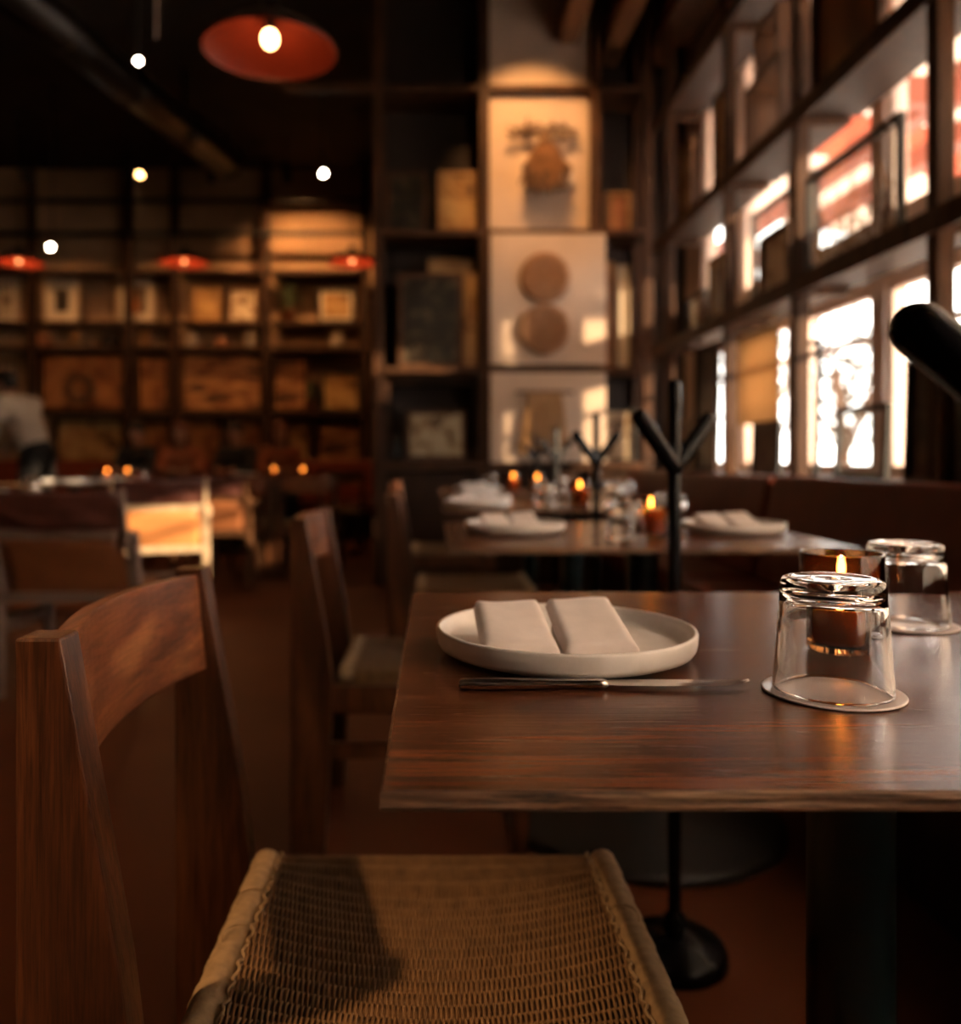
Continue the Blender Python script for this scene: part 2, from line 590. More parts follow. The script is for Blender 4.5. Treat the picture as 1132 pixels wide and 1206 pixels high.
k = 0
for (y0, y1) in OPEN:
    for (z0, z1) in (Z_LO, Z_HI):
        k += 1
        wi = empty('window_%d' % k, (2.00, (y0 + y1) / 2, z0), kind='structure')
        hw = (y1 - y0) / 2
        fr = MB()
        t = 0.03
        h = z1 - z0
        fr.box(-0.03, 0.03, -hw, -hw + t, 0, h).box(-0.03, 0.03, hw - t, hw, 0, h)
        fr.box(-0.03, 0.03, -hw + t, hw - t, 0, t).box(-0.03, 0.03, -hw + t, hw - t, h - t, h)
        fr.build('window_frame', 'window_paint', wi, bevel=0.004)
        zb = h * (0.74 if h < 1 else 0.55)
        MB().box(-0.02, 0.02, -hw + t, hw - t, zb - 0.015, zb + 0.015).build('glazing_bar', 'soft_black' if h > 1 else 'window_paint', wi)
        for a, c in ((t, zb - 0.015), (zb + 0.015, h - t)):
            MB().box(-0.003, 0.003, -hw + t, hw - t, a, c).build('pane', 'window_glass', wi)

# ------------------------------------------------------------------ outside
tag(MB().box(2.15, 40, -20, 40, -0.25, -0.05).build('ground_outside', 'pavement_stone'), kind='structure')
ow = empty('awning_frame', (3.4, 3.5, -0.05), label='red steel awning frame standing outside the windows', cat='awning')
for y in (-1.6, 1.0, 6.1):
    MB().box(-0.06, 0.06, y - 0.06, y + 0.06, 0, 3.0).build('post', 'red_steel', ow, bevel=0.008)
    MB().box(-1.15, 1.0, y - 0.05, y + 0.05, 2.85, 3.0).build('cross_beam', 'red_steel', ow, bevel=0.008)
for x in (-0.5, 0.0, 0.7):
    MB().box(x - 0.06, x + 0.06, -2.5, 6.3, 3.0, 3.15).build('long_beam', 'red_steel', ow, bevel=0.008)
for i in range(9):
    y = -2.4 + i * 0.84
    MB().sheet([[(-1.3, y + 0.01, 3.66), (1.2, y + 0.01, 3.19)], [(-1.3, y + 0.83, 3.66), (1.2, y + 0.83, 3.19)]], 0.008, (0, 0, 1)).build('canopy_strip', 'awning_cloth_red' if i == 6 else 'awning_cloth', ow)
pb = empty('pale_building', (14, 10, -0.05), label='pale rendered building across the street outside the windows', cat='building')
MB().box(0, 4, -14, 14, 0, 3.4).build('wall', 'pale_render', pb)
for i in range(6):
    y = -12 + i * 4.4
    wo = MB().box(-0.05, 0.02, y, y + 1.5, 0.9, 2.6).build('window', 'window_paint', pb)
    MB().box(-0.07, -0.05, y + 0.1, y + 1.4, 1.0, 2.5).build('pane', 'smoky_glass', wo)


def outdoor_tree(x, y, h, r, seed, label):
    rr = random.Random(seed)
    t = empty('street_tree', (x, y, -0.05), label=label, cat='tree', group='trees on the street')
    tr = MB()
    tr.tube([(0, 0, 0), (0.03, 0.02, h * 0.4), (-0.02, 0.04, h * 0.75)], [0.11, 0.085, 0.04], 8)
    for q in range(7):
        a = rr.uniform(0, 2 * PI)
        z = h * rr.uniform(0.35, 0.6)
        tr.tube([(0, 0, z), (math.cos(a) * r * 0.4, math.sin(a) * r * 0.4, z + h * 0.15), (math.cos(a) * r * 0.8, math.sin(a) * r * 0.8, z + h * 0.3)], [0.04, 0.025, 0.01], 5)
    tr.build('trunk', 'twig', t, smooth=True)
    cr = MB()
    for q in range(420):
        u = Vector((rr.gauss(0, 1), rr.gauss(0, 1), rr.gauss(0, 1))).normalized() * (rr.random() ** 0.45)
        c = Vector((u.x * r, u.y * r, h * 0.72 + u.z * h * 0.32))
        e1 = Vector((rr.gauss(0, 1), rr.gauss(0, 1), rr.gauss(0, 1))).normalized()
        e2 = e1.orthogonal().normalized()
        s = rr.uniform(0.05, 0.11)
        cr.add([c - e1 * s, c + e2 * s * 0.5, c + e1 * s, c - e2 * s * 0.5], [(0, 1, 2, 3)])
    tag(cr.build('foliage', 'leaf_outdoor', t), kind='stuff')


outdoor_tree(4.4, 9.2, 2.6, 0.9, 1, 'slim street tree outside beyond the second window pier')
outdoor_tree(5.6, 14.0, 3.4, 1.3, 2, 'street tree farthest along outside the windows')
outdoor_tree(6.3, 11.6, 2.9, 1.0, 3, 'street tree standing behind the slim one outside the brightest window')

# ------------------------------------------------------------------ ceiling joists, duct, rails
for i, (x, lab) in enumerate(((0.98, 'timber ceiling joist above the empty right bay of the end shelf'), (1.34, 'timber ceiling joist second from the window wall'),
                              (1.72, 'timber ceiling joist running along the window wall'))):
    tag(MB().box(x - 0.07, x + 0.07, -2.7, 6.62, 3.98, 4.22).build('ceiling_joist', 'joist_wood', bevel=0.01), lab, 'joist', 'timber ceiling joists')
tag(MB().box(0.7, 1.95, 1.9, 2.04, 4.22, CEIL).build('joist_hanger', 'shelf_wood', bevel=0.01), 'cross timber carrying the ceiling joists from above', 'beam')
tag(MB().box(0.7, 1.95, 5.1, 5.24, 4.22, CEIL).build('joist_hanger', 'shelf_wood', bevel=0.01), 'far cross timber carrying the ceiling joists near the end shelf', 'beam')
du = empty('air_duct', (0, 0, 0), label='dark round air duct running diagonally under the ceiling', cat='duct')
d0, d1 = Vector((-2.9, 5.2, 4.05)), Vector((-2.2, 9.0, 4.05))
MB().tube([d0, d0.lerp(d1, 0.5), d1], 0.16, 20).build('duct_tube', 'dark_enamel', du, smooth=True)
for q in range(5):
    c = d0.lerp(d1, q / 4)
    dd = (d1 - d0).normalized()
    MB().tube([c - dd * 0.02, c + dd * 0.02], 0.175, 20).build('joint_ring', 'dark_enamel', du, smooth=True)
    MB().box(c.x - 0.012, c.x + 0.012, c.y - 0.012, c.y + 0.012, c.z + 0.15, CEIL).build('hanger', 'soft_black', du)

# ------------------------------------------------------------------ window wall shelf (open lattice)
XS0, XS1 = 1.58, 1.86
PY_ = [0.75, 1.70, 2.70, 3.74, 4.64, 5.82]
ws = empty('display_shelf', (0, 0, 0), label='dark wooden lattice shelf standing along the window wall', cat='shelf')
for y in PY_:
    MB().box(XS0, XS0 + 0.06, y - 0.03, y + 0.03, 0.8555, 3.9).build('post', 'shelf_wood', ws, bevel=0.004)
    for z in (1.70, 2.44, 3.30):
        MB().box(XS0 + 0.06, XS1 - 0.05, y - 0.025, y + 0.025, z - 0.045, z).build('cross_bar', 'shelf_wood', ws, bevel=0.003)
for z in (1.72, 2.46, 3.32):
    for i in range(len(PY_) - 1):
        MB().box(XS0 + 0.005, XS1 - 0.005, PY_[i] + 0.032, PY_[i + 1] - 0.032, z - 0.03, z).build('board', 'dark_wood', ws, bevel=0.003)
for z in (1.69, 2.43, 3.29):
    MB().box(XS0 - 0.02, XS0 - 0.001, 0.6, 6.1, z - 0.04, z + 0.04).build('front_rail', 'shelf_wood', ws, bevel=0.003)
MB().box(XS0, XS1, 0.6, 6.1, 3.9, 3.97).build('top_rail', 'shelf_wood', ws, bevel=0.004)
tag(MB().box(1.46, 1.94, -1.6, 6.1, 0.82, 0.855).build('window_ledge', 'dark_wood', bevel=0.004), 'dark wooden ledge behind the banquette under the windows', 'ledge')

# ------------------------------------------------------------------ end wall shelf
YE = 6.2
CX = [-0.415, 0.366, 1.18, 1.56]
RZ = [0.90, 1.60, 2.605, 3.66]
es = empty('display_shelf', (0, 0, 0), label='dark wooden lattice shelf on the end wall around the canvas panels', cat='shelf')
for x in CX:
    MB().box(x - 0.035, x + 0.035, YE, YE + 0.07, 0, CEIL).build('post', 'shelf_wood', es, bevel=0.004)
    MB().box(x - 0.03, x + 0.03, YE + 0.35, YE + 0.41, 0, CEIL).build('post', 'shelf_wood', es, bevel=0.004)
for z in RZ:
    for i in range(3):
        MB().box(CX[i] + 0.036, CX[i + 1] - 0.036, YE - 0.01, YE + 0.40, z - 0.045, z).build('board', 'shelf_wood', es, bevel=0.003)
MB().box(-1.1, CX[0] - 0.036, YE + 0.01, YE + 0.07, 3.62, 3.68).build('outrigger', 'shelf_wood', es, bevel=0.003)
for i in (0, 1, 2):
    MB().box(CX[i] + 0.036, CX[i + 1] - 0.036, YE + 0.05, YE + 0.40, 0.0, 0.84).build('base_cabinet', 'dark_wood', es, bevel=0.004)

# ------------------------------------------------------------------ framed pictures and shelf goods


def frame_thing(label, w, h, mat_frame, mat_art, bar=0.03, depth=0.03, mount=0.0, glazed=False, see_through=False, pressed=False, cat='picture', group=None, name='picture_frame'):
    """stands on z=0, faces -Y, centred in x"""
    t = empty(name, label=label, cat=cat, group=group)
    b = MB()
    b.box(-w / 2, -w / 2 + bar, 0, depth, 0, h).box(w / 2 - bar, w / 2, 0, depth, 0, h)
    b.box(-w / 2 + bar, w / 2 - bar, 0, depth, 0, bar).box(-w / 2 + bar, w / 2 - bar, 0, depth, h - bar, h)
    b.build('frame', mat_frame, t, bevel=0.002)
    iw, ih = w / 2 - bar, h - bar
    if not see_through:
        MB().box(-iw, iw, depth * 0.6, depth * 0.9, bar, ih).build('backing', 'mat_board' if mount else mat_art, t)
        if mount:
            MB().box(-iw + mount, iw - mount, depth * 0.5, depth * 0.6, bar + mount, ih - mount).build('print', mat_art, t)
    if glazed or see_through:
        MB().box(-iw, iw, depth * 0.3, depth * 0.36, bar, ih).build('glazing', 'window_glass', t)
    if pressed:
        r0 = random.Random(9)
        pl = MB()
        for q in range(420):
            u = r0.uniform(-1, 1)
            x, z = u * iw * 0.9, bar + (ih - bar) * min(0.95, abs(r0.gauss(0.30, 0.22)) * (1.15 - 0.5 * abs(u - 0.1)))
            a = r0.uniform(0, PI)
            dx, dz = math.cos(a) * r0.uniform(0.006, 0.02), math.sin(a) * 0.016
            pl.add([(x - dx, depth * 0.5, z - dz), (x - dz * 0.4, depth * 0.5 + 0.001, z + dx * 0.4), (x + dx, depth * 0.5, z + dz), (x + dz * 0.4, depth * 0.5 - 0.001, z - dx * 0.4)], [(0, 1, 2, 3)])
        for q in range(26):
            x = r0.uniform(-0.8, 0.8) * iw
            h2 = r0.uniform(0.3, 0.85) * (ih - bar)
            pl.tube([(x, depth * 0.5, bar), (x + r0.uniform(-0.03, 0.03), depth * 0.5, bar + h2 * 0.6), (x + r0.uniform(-0.07, 0.07), depth * 0.5, bar + h2)], 0.0022, 4)
        tag(pl.build('pressed_plants', 'dry_grass', t), kind='stuff')
    return t


def on_right(t, y0, y1, z, x, lean=0.0):
    """stand a framed thing on the window wall shelf, facing into the room (-X)"""
    t.location = (x, (y0 + y1) / 2, z)
    t.rotation_euler = (-lean, 0, -PI / 2)
    return t


R = on_right
R(frame_thing('large glazed frame of dried plants beside the sunlit windows', 0.74, 0.42, 'soft_black', None, 0.022, 0.03, see_through=True, pressed=True), 2.93, 3.67, 1.722, 1.60)
R(frame_thing('dark picture board leaning on the ledge beneath the large glazed plant frame', 0.62, 0.43, 'soft_black', 'art_dark', 0.02, 0.03), 2.36, 2.98, 0.857, 1.64, 0.03)
R(frame_thing('thin black empty glass frame propped on the window ledge', 0.40, 0.29, 'soft_black', None, 0.024, 0.02, see_through=True), 3.10, 3.50, 0.857, 1.64, 0.05)
R(frame_thing('tall narrow clear glass frame on the ledge beside the curtain', 0.24, 0.62, 'soft_black', None, 0.022, 0.02, see_through=True), 3.79, 4.03, 0.857, 1.70, 0.02)
R(frame_thing('small dark framed picture on the ledge below the cream curtain', 0.36, 0.27, 'soft_black', 'art_dark', 0.014, 0.02), 4.16, 4.52, 0.857, 1.68, 0.03)
R(frame_thing('tall dark wooden board standing on the ledge in the far bay', 0.42, 0.78, 'dark_wood', 'art_dark', 0.03, 0.03), 5.05, 5.47, 0.857, 1.66, 0.02)
R(frame_thing('wide black framed picture on the shelf above the cream curtain', 0.76, 0.52, 'soft_black', None, 0.02, 0.03, see_through=True), 3.81, 4.57, 1.722, 1.70)
R(frame_thing('small brown framed picture in front of the wide black frame', 0.36, 0.30, 'frame_wood', 'art_cream', 0.025, 0.03), 3.84, 4.20, 1.722, 1.60)
R(frame_thing('dark framed print next to the white print on the window shelf', 0.42, 0.26, 'soft_black', None, 0.02, 0.03, see_through=True, pressed=True), 5.22, 5.64, 1.722, 1.66)
R(frame_thing('white matted print on the window shelf', 0.34, 0.40, 'pale_wood', 'art_grey', 0.015, 0.02, mount=0.06), 4.76, 5.10, 1.722, 1.64)
R(frame_thing('brown wooden panel high on the window shelf', 0.56, 0.60, 'shelf_wood', 'art_rust', 0.03, 0.03), 3.10, 3.66, 2.462, 1.62)
R(frame_thing('narrow brown frame high in the far bay of the window shelf', 0.30, 0.52, 'frame_wood', 'art_cream', 0.025, 0.03), 5.36, 5.66, 2.462, 1.62)
R(frame_thing('taller bronze frame high beside the narrow brown frame', 0.34, 0.62, 'frame_wood', 'art_gold', 0.03, 0.03), 4.74, 5.08, 2.462, 1.66)
R(frame_thing('grey print low on the ledge at the end of the banquette', 0.34, 0.34, 'pale_wood', 'art_cream', 0.02, 0.02), 5.50, 5.80, 0.857, 1.66, 0.03)


def open_box(label, w, h, d, mat, loc, rz=0.0):
    t = empty('wooden_crate', loc, rz, label, 'crate')
    e = 0.025
    MB().box(-w / 2, -w / 2 + e, 0, d, 0, h).build('side_panel', mat, t, bevel=0.002)
    MB().box(w / 2 - e, w / 2, 0, d, 0, h).build('side_panel', mat, t, bevel=0.002)
    MB().box(-w / 2 + e, w / 2 - e, 0, d, 0, e).build('bottom_panel', mat, t, bevel=0.002)
    MB().box(-w / 2 + e, w / 2 - e, 0, d, h - e, h).build('top_panel', mat, t, bevel=0.002)
    return t


open_box('open wooden crate standing high on the window shelf', 0.46, 0.40, 0.2, 'frame_wood', (1.62, 4.22, 2.462), -PI / 2)
open_box('small open crate on top of the window shelf crate', 0.30, 0.26, 0.18, 'frame_wood', (1.63, 4.20, 2.863), -PI / 2)
# bent wood hoop standing on the top shelf
hp = empty('wooden_hoop', (1.70, 4.16, 3.348), label='pale bent wood hoop standing on the top board', cat='hoop')
ring = [(0, 0.24 * math.cos(2 * PI * q / 32), 0.24 + 0.24 * math.sin(2 * PI * q / 32)) for q in range(32)]
MB().tube(ring, 0.025, 8, closed=True).build('hoop_ring', 'gold_wood', hp, smooth=True)
MB().box(-0.012, 0.012, -0.2, 0.2, 0.22, 0.26).build('hoop_bar', 'gold_wood', hp)
tag(MB().box(1.60, 1.84, 2.82, 3.60, 3.322, 3.39).build('metal_tray', 'black_metal', bevel=0.004), 'flat black metal tray lying on the top board of the window shelf', 'tray')

# curtain at the third window
cu = MB()
gr = []
for i in range(41):
    y = 4.74 + 0.64 * i / 40
    x = 1.915 + 0.018 * math.sin(i * 1.15) + 0.006 * math.sin(i * 0.37)
    gr.append([(x, y, z) for z in (1.14, 1.3, 1.5, 1.68)])
cuo = empty('cafe_curtain', (0, 0, 0), label='cream cafe curtain glowing in the window between shelf posts', cat='curtain')
cu.sheet(gr, 0.002, (1, 0, 0)).build('cloth', 'cafe_cloth', cuo, smooth=True)
MB().rod((1.925, 4.70, 1.69), (1.925, 5.42, 1.69), 0.008).build('curtain_rod', 'soft_black', cuo, smooth=True)

for (y0, y1, lab) in ((-2.22, -1.49, 'added unseen curtain diffusing sun at the first window behind the camera'), (-1.42, -0.61, 'added unseen curtain diffusing sun at the second window behind the camera'),
                      (-0.56, 0.23, 'added unseen curtain diffusing sun at the window beside the photographer'),
                      (0.28, 0.99, 'added unseen curtain diffusing sun at the window beside the nearest table'), (1.05, 1.84, 'added unseen curtain diffusing sun at the window between first and second tables'),
                      (1.90, 2.69, 'added unseen curtain diffusing sun at the window by the second table')):  # out-of-view curtains added to keep direct sun off the near seating
    cuo = empty('window_curtain', (0, 0, 0), label=lab, cat='curtain', group='added unseen sun-diffusing curtains')
    gr = []
    for i in range(61):
        y = y0 + (y1 - y0) * i / 60
        gr.append([(1.905 + 0.016 * math.sin(i * 1.1), y, z) for z in (0.87, 1.7, 2.6, 3.46)])
    MB().sheet(gr, 0.002, (1, 0, 0)).build('cloth', 'sun_diffuser_cloth', cuo, smooth=True)
    MB().rod((1.91, y0, 3.475), (1.91, y1, 3.475), 0.008).build('curtain_rod', 'soft_black', cuo, smooth=True)

# canvas panels on the end wall
PX0, PX1 = 0.405, 1.14
panels = []
for (x0, x1, yf, z0, z1, lab) in ((PX0, PX1, 6.26, 3.665, 4.58, 'plain canvas panel topmost on the end wall'),
                                  (PX0, PX1, 6.26, 2.61, 3.61, 'spotlit canvas panel behind the hanging dried bunch'),
                                  (PX0, 1.24, 6.15, 1.615, 2.56, 'pale canvas panel carrying two round woven discs'),
                                  (PX0, 1.24, 6.15, 0.905, 1.555, 'lowest canvas panel behind the wooden slat hanging')):
    t = empty('canvas_panel', ((x0 + x1) / 2, yf, z0), label=lab, cat='panel', group='canvas panels on the end wall')
    w = (x1 - x0) / 2
    MB().box(-w, w, 0, 0.03, 0, z1 - z0).build('canvas', 'panel_canvas', t, bevel=0.004)
    MB().box(-w + 0.02, w - 0.02, 0.03, 0.045, 0.02, z1 - z0 - 0.02).build('stretcher', 'shelf_wood', t)

# dried bunch hanging from a branch
t = empty('dried_bunch', (0, 0, 0), label='bunch of dried stems hanging from a twisted branch', cat='dried plant')
p0 = at(600, 160, 6.17)
rr = random.Random(3)
br = MB()
for q in range(3):
    pts = []
    for i in range(14):
        pts.append(at(599 + 80 * i / 13, 156 - 3 * math.sin(i / 13 * PI) + rr.uniform(-3.5, 3.5) + (q - 1) * 3.5, 6.20 - 0.015 * q))
    br.tube(pts, [0.007 + 0.007 * rr.random() for _ in pts], 6)
for q in range(26):
    c = at(604 + rr.random() * 72, 156 + rr.uniform(-7, 7), 6.17)
    d = Vector((rr.uniform(-1, 1), rr.uniform(-0.4, 0.2), rr.uniform(-1, 0.8))).normalized() * rr.uniform(0.04, 0.09)
    br.tube([c, c + d * 0.5, c + d], [0.006, 0.014, 0.002], 5)
br.build('branch', 'twig', t, smooth=True)
gb, sd = MB(), MB()
for q in range(230):
    top = at(644 + rr.uniform(-5, 5), 162, 6.17 + rr.uniform(-0.03, 0.03))
    u = rr.uniform(-1, 1)
    midp = at(643 + u * 17, 182 + rr.uniform(-6, 6), 6.15 + rr.uniform(-0.07, 0.05))
    end = at(643 + u * 27 + rr.uniform(-3, 3), 205 + rr.uniform(-12, 14) + (1 - abs(u)) * 10, 6.14 + rr.uniform(-0.08, 0.05))
    gb.tube([top, midp, end], [0.003, 0.004, 0.005], 4)
    if q % 2:
        d = (end - midp).normalized()
        sd.tube([end - d * 0.03, end, end + d * 0.035], [0.005, 0.014, 0.003], 5)
tag(gb.build('stems', 'dry_grass', t), kind='stuff')
tag(sd.build('seed_heads', 'twig', t), kind='stuff')
MB().tube([at(636, 164, 6.13), at(648, 164, 6.13)], 0.03, 8).build('binding', 'cord', t, smooth=True)

# two round woven discs
for q, (px, py, lab) in enumerate(((642, 327, 'upper round woven disc on the pale canvas panel'), (642, 388, 'lower round woven disc on the pale canvas panel'))):
    c = at(px, py, 6.12)
    t = empty('woven_disc', c, label=lab, cat='basket', group='round woven discs')
    t.rotation_euler = (PI / 2, 0, 0)
    pr = [(0.001, 0.02)]
    for i in range(1, 15):
        pr += [(i * 0.0112, 0.02 + 0.006 * math.sin(i * 2.2)), ((i + 0.5) * 0.0112, 0.013)]
    pr += [(0.172, 0.012), (0.176, 0.0), (0.172, -0.014), (0.001, -0.014)]
    MB().lathe(pr, 40).build('disc_body', 'basket', t, smooth=True)
    MB().tube([(0.174 * math.cos(2 * PI * i / 40), 0.174 * math.sin(2 * PI * i / 40), 0.0) for i in range(40)], 0.011, 8, closed=True).build('rim', 'basket', t, smooth=True)

# slatted hanging
t = empty('slat_hanging', at(642, 462, 6.11), label='fan of narrow wooden slats hung from a rod', cat='wall hanging')
MB().rod((-0.2, 0, 0.0), (0.2, 0, 0.0), 0.012).build('rod', 'twig', t, smooth=True)
for i in range(9):
    u = (i - 4) / 4
    MB().box(-0.015, 0.015, -0.012, 0.004, -0.44, 0.0, Matrix.Translation((u * 0.105, 0, 0)) @ Matrix.Rotation(-u * 0.13, 4, 'Y')).build('slat', 'gold_wood', t, bevel=0.002)


def on_end(t, x, z, y=6.32, rz=0.0, lean=0.0):
    t.location = (x, y, z)
    t.rotation_euler = (-lean, 0, rz)
    return t


E = on_end
E(frame_thing('dark wooden frame high in the end shelf beside the golden frame', 0.30, 0.46, 'frame_wood', 'art_dark', 0.03, 0.03, glazed=True), -0.21, 2.607, 6.30)
E(frame_thing('golden frame high in the end shelf next to the spotlit panel', 0.30, 0.48, 'gold_wood', 'art_gold', 0.03, 0.03), 0.17, 2.607, 6.36)
E(frame_thing('large framed botanical under dark glass in the end shelf', 0.48, 0.70, 'frame_wood', 'art_dark', 0.035, 0.035, glazed=True), -0.03, 1.602, 6.28)
E(frame_thing('golden picture tucked behind the large botanical frame', 0.34, 0.84, 'gold_wood', 'art_gold', 0.03, 0.03), 0.12, 1.602, 6.42)
E(frame_thing('tall thin gilded panel at the side of the end shelf', 0.09, 0.72, 'gold_wood', 'art_gold', 0.012, 0.02), 0.275, 1.602, 6.33)
open_box('dark wooden box insert low in the end shelf', 0.68, 0.62, 0.25, 'dark_wood', (-0.025, 6.30, 0.902))
E(frame_thing('framed print of pale shapes inside the low dark box', 0.44, 0.36, 'frame_wood', 'art_cream', 0.025, 0.025, glazed=True), 0.01, 0.928, 6.34)
b = empty('glass_bottle', (-0.29, 6.40, 0.928), label='clear bottle beside the framed print in the low box', cat='bottle')
MB().lathe([(0.001, 0), (0.035, 0), (0.036, 0.01), (0.036, 0.16), (0.014, 0.21), (0.014, 0.25), (0.012, 0.25), (0.012, 0.21), (0.033, 0.16), (0.033, 0.012), (0.001, 0.012)], 20).build('body', 'bottle_glass', b, smooth=True)
MB().lathe([(0.001, 0.245), (0.012, 0.245), (0.013, 0.275), (0.001, 0.275)], 14).build('stopper', 'twig', b, smooth=True)
# right column of the end shelf: boards and small pictures
E(frame_thing('orange wooden board upright in the right column of the end shelf', 0.11, 0.80, 'gold_wood', 'art_rust', 0.02, 0.03), 1.29, 1.602, 6.34)
E(frame_thing('pale upright canvas strip right of the orange board', 0.09, 0.78, 'pale_wood', 'mat_board', 0.012, 0.03), 1.415, 1.602, 6.36)
E(frame_thing('orange lit picture high in the right column', 0.2, 0.32, 'gold_wood', 'art_rust', 0.02, 0.03), 1.37, 2.607, 6.36)
E(frame_thing('small dark framed print low in the right column', 0.26, 0.40, 'soft_black', 'art_cream', 0.02, 0.03), 1.37, 0.902, 6.34)

# ------------------------------------------------------------------ back wall of the far room: lattice and pictures
YB = 10.4
bs = empty('display_shelf', (0, 0, 0), label='dark wooden lattice shelf across the far back wall', cat='shelf')
BX = [at(p, 0, YB).x for p in (-40, 36, 150, 205, 313, 430)]
BZ = [0.87, 1.50, 2.29, 2.60, 3.23]
for x in BX:
    MB().box(x - 0.045, x + 0.045, YB, YB + 0.08, 0, CEIL).build('post', 'dark_wood', bs, bevel=0.004)
for z in BZ:
    for i in range(5):
        MB().box(BX[i] + 0.046, BX[i + 1] - 0.046, YB - 0.01, YB + 0.38, z - 0.05, z).build('board', 'dark_wood', bs, bevel=0.003)
for z in (3.67, 4.07):
    MB().rod((BX[0], YB - 0.02, z), (BX[-1], YB - 0.02, z), 0.035).build('rail', 'soft_black', bs, smooth=True)

FAR = [  # px0, px1, py_top, shelf z, frame, art, mount, label
    (46, 146, 412, 1.50, 'dark_wood', 'art_rust', 0, 'wide rust panel behind the round wreath'),
    (212, 309, 414, 1.50, 'frame_wood', 'art_landscape', 0, 'wide rust landscape picture in the middle of the back wall'),
    (160, 198, 418, 1.50, 'frame_wood', 'art_rust', 0, 'narrow rust picture between two posts of the back wall'),
    (320, 362, 420, 1.50, 'dark_wood', 'art_landscape', 0, 'upright brown picture right of the wide landscape'),
    (378, 424, 436, 1.50, 'soft_black', 'art_gold', 0, 'black framed golden picture at the right of the back wall'),
    (50, 92, 326, 2.60, 'pale_wood', 'art_dark', 0.10, 'matted picture on the upper shelf above the wreath'),
    (137, 182, 326, 2.60, 'pale_wood', 'art_orange', 0.08, 'matted picture with an orange ball on the upper shelf'),
    (226, 258, 332, 2.60, 'gold_wood', 'art_gold', 0, 'small golden picture under the middle red pendant'),
    (268, 304, 338, 2.60, 'frame_wood', 'art_cream', 0, 'small cream picture on the upper shelf by a dark plant'),
    (374, 418, 338, 2.60, 'soft_black', 'art_gold', 0.04, 'framed gold picture on the upper shelf at the right'),
    (-8, 20, 326, 2.60, 'pale_wood', 'art_cream', 0.05, 'bright cream picture cut by the photo edge'),
    (-8, 20, 424, 1.50, 'frame_wood', 'art_cream', 0, 'tall cream picture behind the waiter'),
    (64, 146, 492, 0.87, 'dark_wood', 'art_gold', 0, 'wide golden panel low under the wreath'),
    (162, 200, 494, 0.87, 'dark_wood', 'art_rust', 0, 'low rust panel behind the dark-haired diner'),
    (214, 262, 490, 0.87, 'frame_wood', 'art_rust', 0, 'low rust panel under the wide landscape, left of two'),
    (268, 309, 490, 0.87, 'frame_wood', 'art_rust', 0, 'low rust panel under the wide landscape, right of two'),
    (322, 366, 492, 0.87, 'dark_wood', 'art_gold', 0, 'low golden panel right of the broad diner'),
    (372, 424, 492, 0.87, 'dark_wood', 'art_landscape', 0, 'low brown panel at the right end of the back wall'),
]
for (a, c, pt, z, fm, am, mo, lab) in FAR:
    x0, x1 = at(a, 0, YB + 0.1).x, at(c, 0, YB + 0.1).x
    top = at(0, pt, YB + 0.1).z
    E(frame_thing(lab, x1 - x0, min(top, max([q for q in BZ + [4.5] if q > z][0] - 0.06, z + 0.2)) - z - 0.004, fm, am, 0.035, 0.04, mount=mo), (x0 + x1) / 2, z + 0.002, YB + 0.12)
c = at(93, 458, YB + 0.06)
t = empty('dried_wreath', c, label='round dark dried wreath hanging on the back wall', cat='wreath')
ww = MB()
for q in range(130):
    a = rr.uniform(0, 2 * PI)
    r0 = 0.135 + rr.uniform(-0.035, 0.035)
    p = Vector((r0 * math.cos(a), rr.uniform(-0.03, 0.03), r0 * math.sin(a)))
    d = Vector((-math.sin(a), rr.uniform(-0.3, 0.3), math.cos(a))) * 0.07 + Vector((math.cos(a), 0, math.sin(a))) * rr.uniform(-0.02, 0.05)
    ww.tube([p, p + d * 0.5, p + d], [0.010, 0.014, 0.003], 5)
tag(ww.build('leaf_ring', 'twig', t), kind='stuff')
# small goods on the narrow middle shelf
for i, (px, w, h, mat, lab) in enumerate(((52, 0.22, 0.20, 'terracotta', 'squat terracotta jar leftmost on the narrow back shelf'), (90, 0.14, 0.22, 'gold_wood', 'ochre jar second along the narrow back shelf'),
                                          (128, 0.2, 0.17, 'dark_enamel', 'dark bowl-shaped jar above the wreath panel edge'), (172, 0.13, 0.22, 'gold_wood', 'slim ochre jar above the narrow rust picture'),
                                          (226, 0.16, 0.2, 'mat_board', 'cream jar at the left above the wide landscape'), (262, 0.2, 0.16, 'terracotta', 'low terracotta jar above the middle of the landscape'),
                                          (296, 0.15, 0.22, 'mat_board', 'cream jar at the right above the landscape'), (398, 0.2, 0.2, 'mat_board', 'bright cream jar at the right end of the narrow back shelf'))):
    c = at(px, 0, YB + 0.16)
    t = empty('storage_jar', (c.x, c.y, 2.291), label=lab, cat='jar', group='jars on the narrow back shelf')
    r_ = w / 2
    MB().lathe([(0.001, 0), (r_ * 0.7, 0), (r_, h * 0.35), (r_ * 0.9, h * 0.7), (r_ * 0.5, h * 0.88), (r_ * 0.55, h), (r_ * 0.45, h), (r_ * 0.4, h * 0.88), (0.001, h * 0.8)], 20).build('body', mat, t, smooth=True)
    MB().lathe([(r_ * 0.5, h * 0.95), (r_ * 0.58, h), (r_ * 0.5, h * 1.02)], 20).build('lip', mat, t, smooth=True)


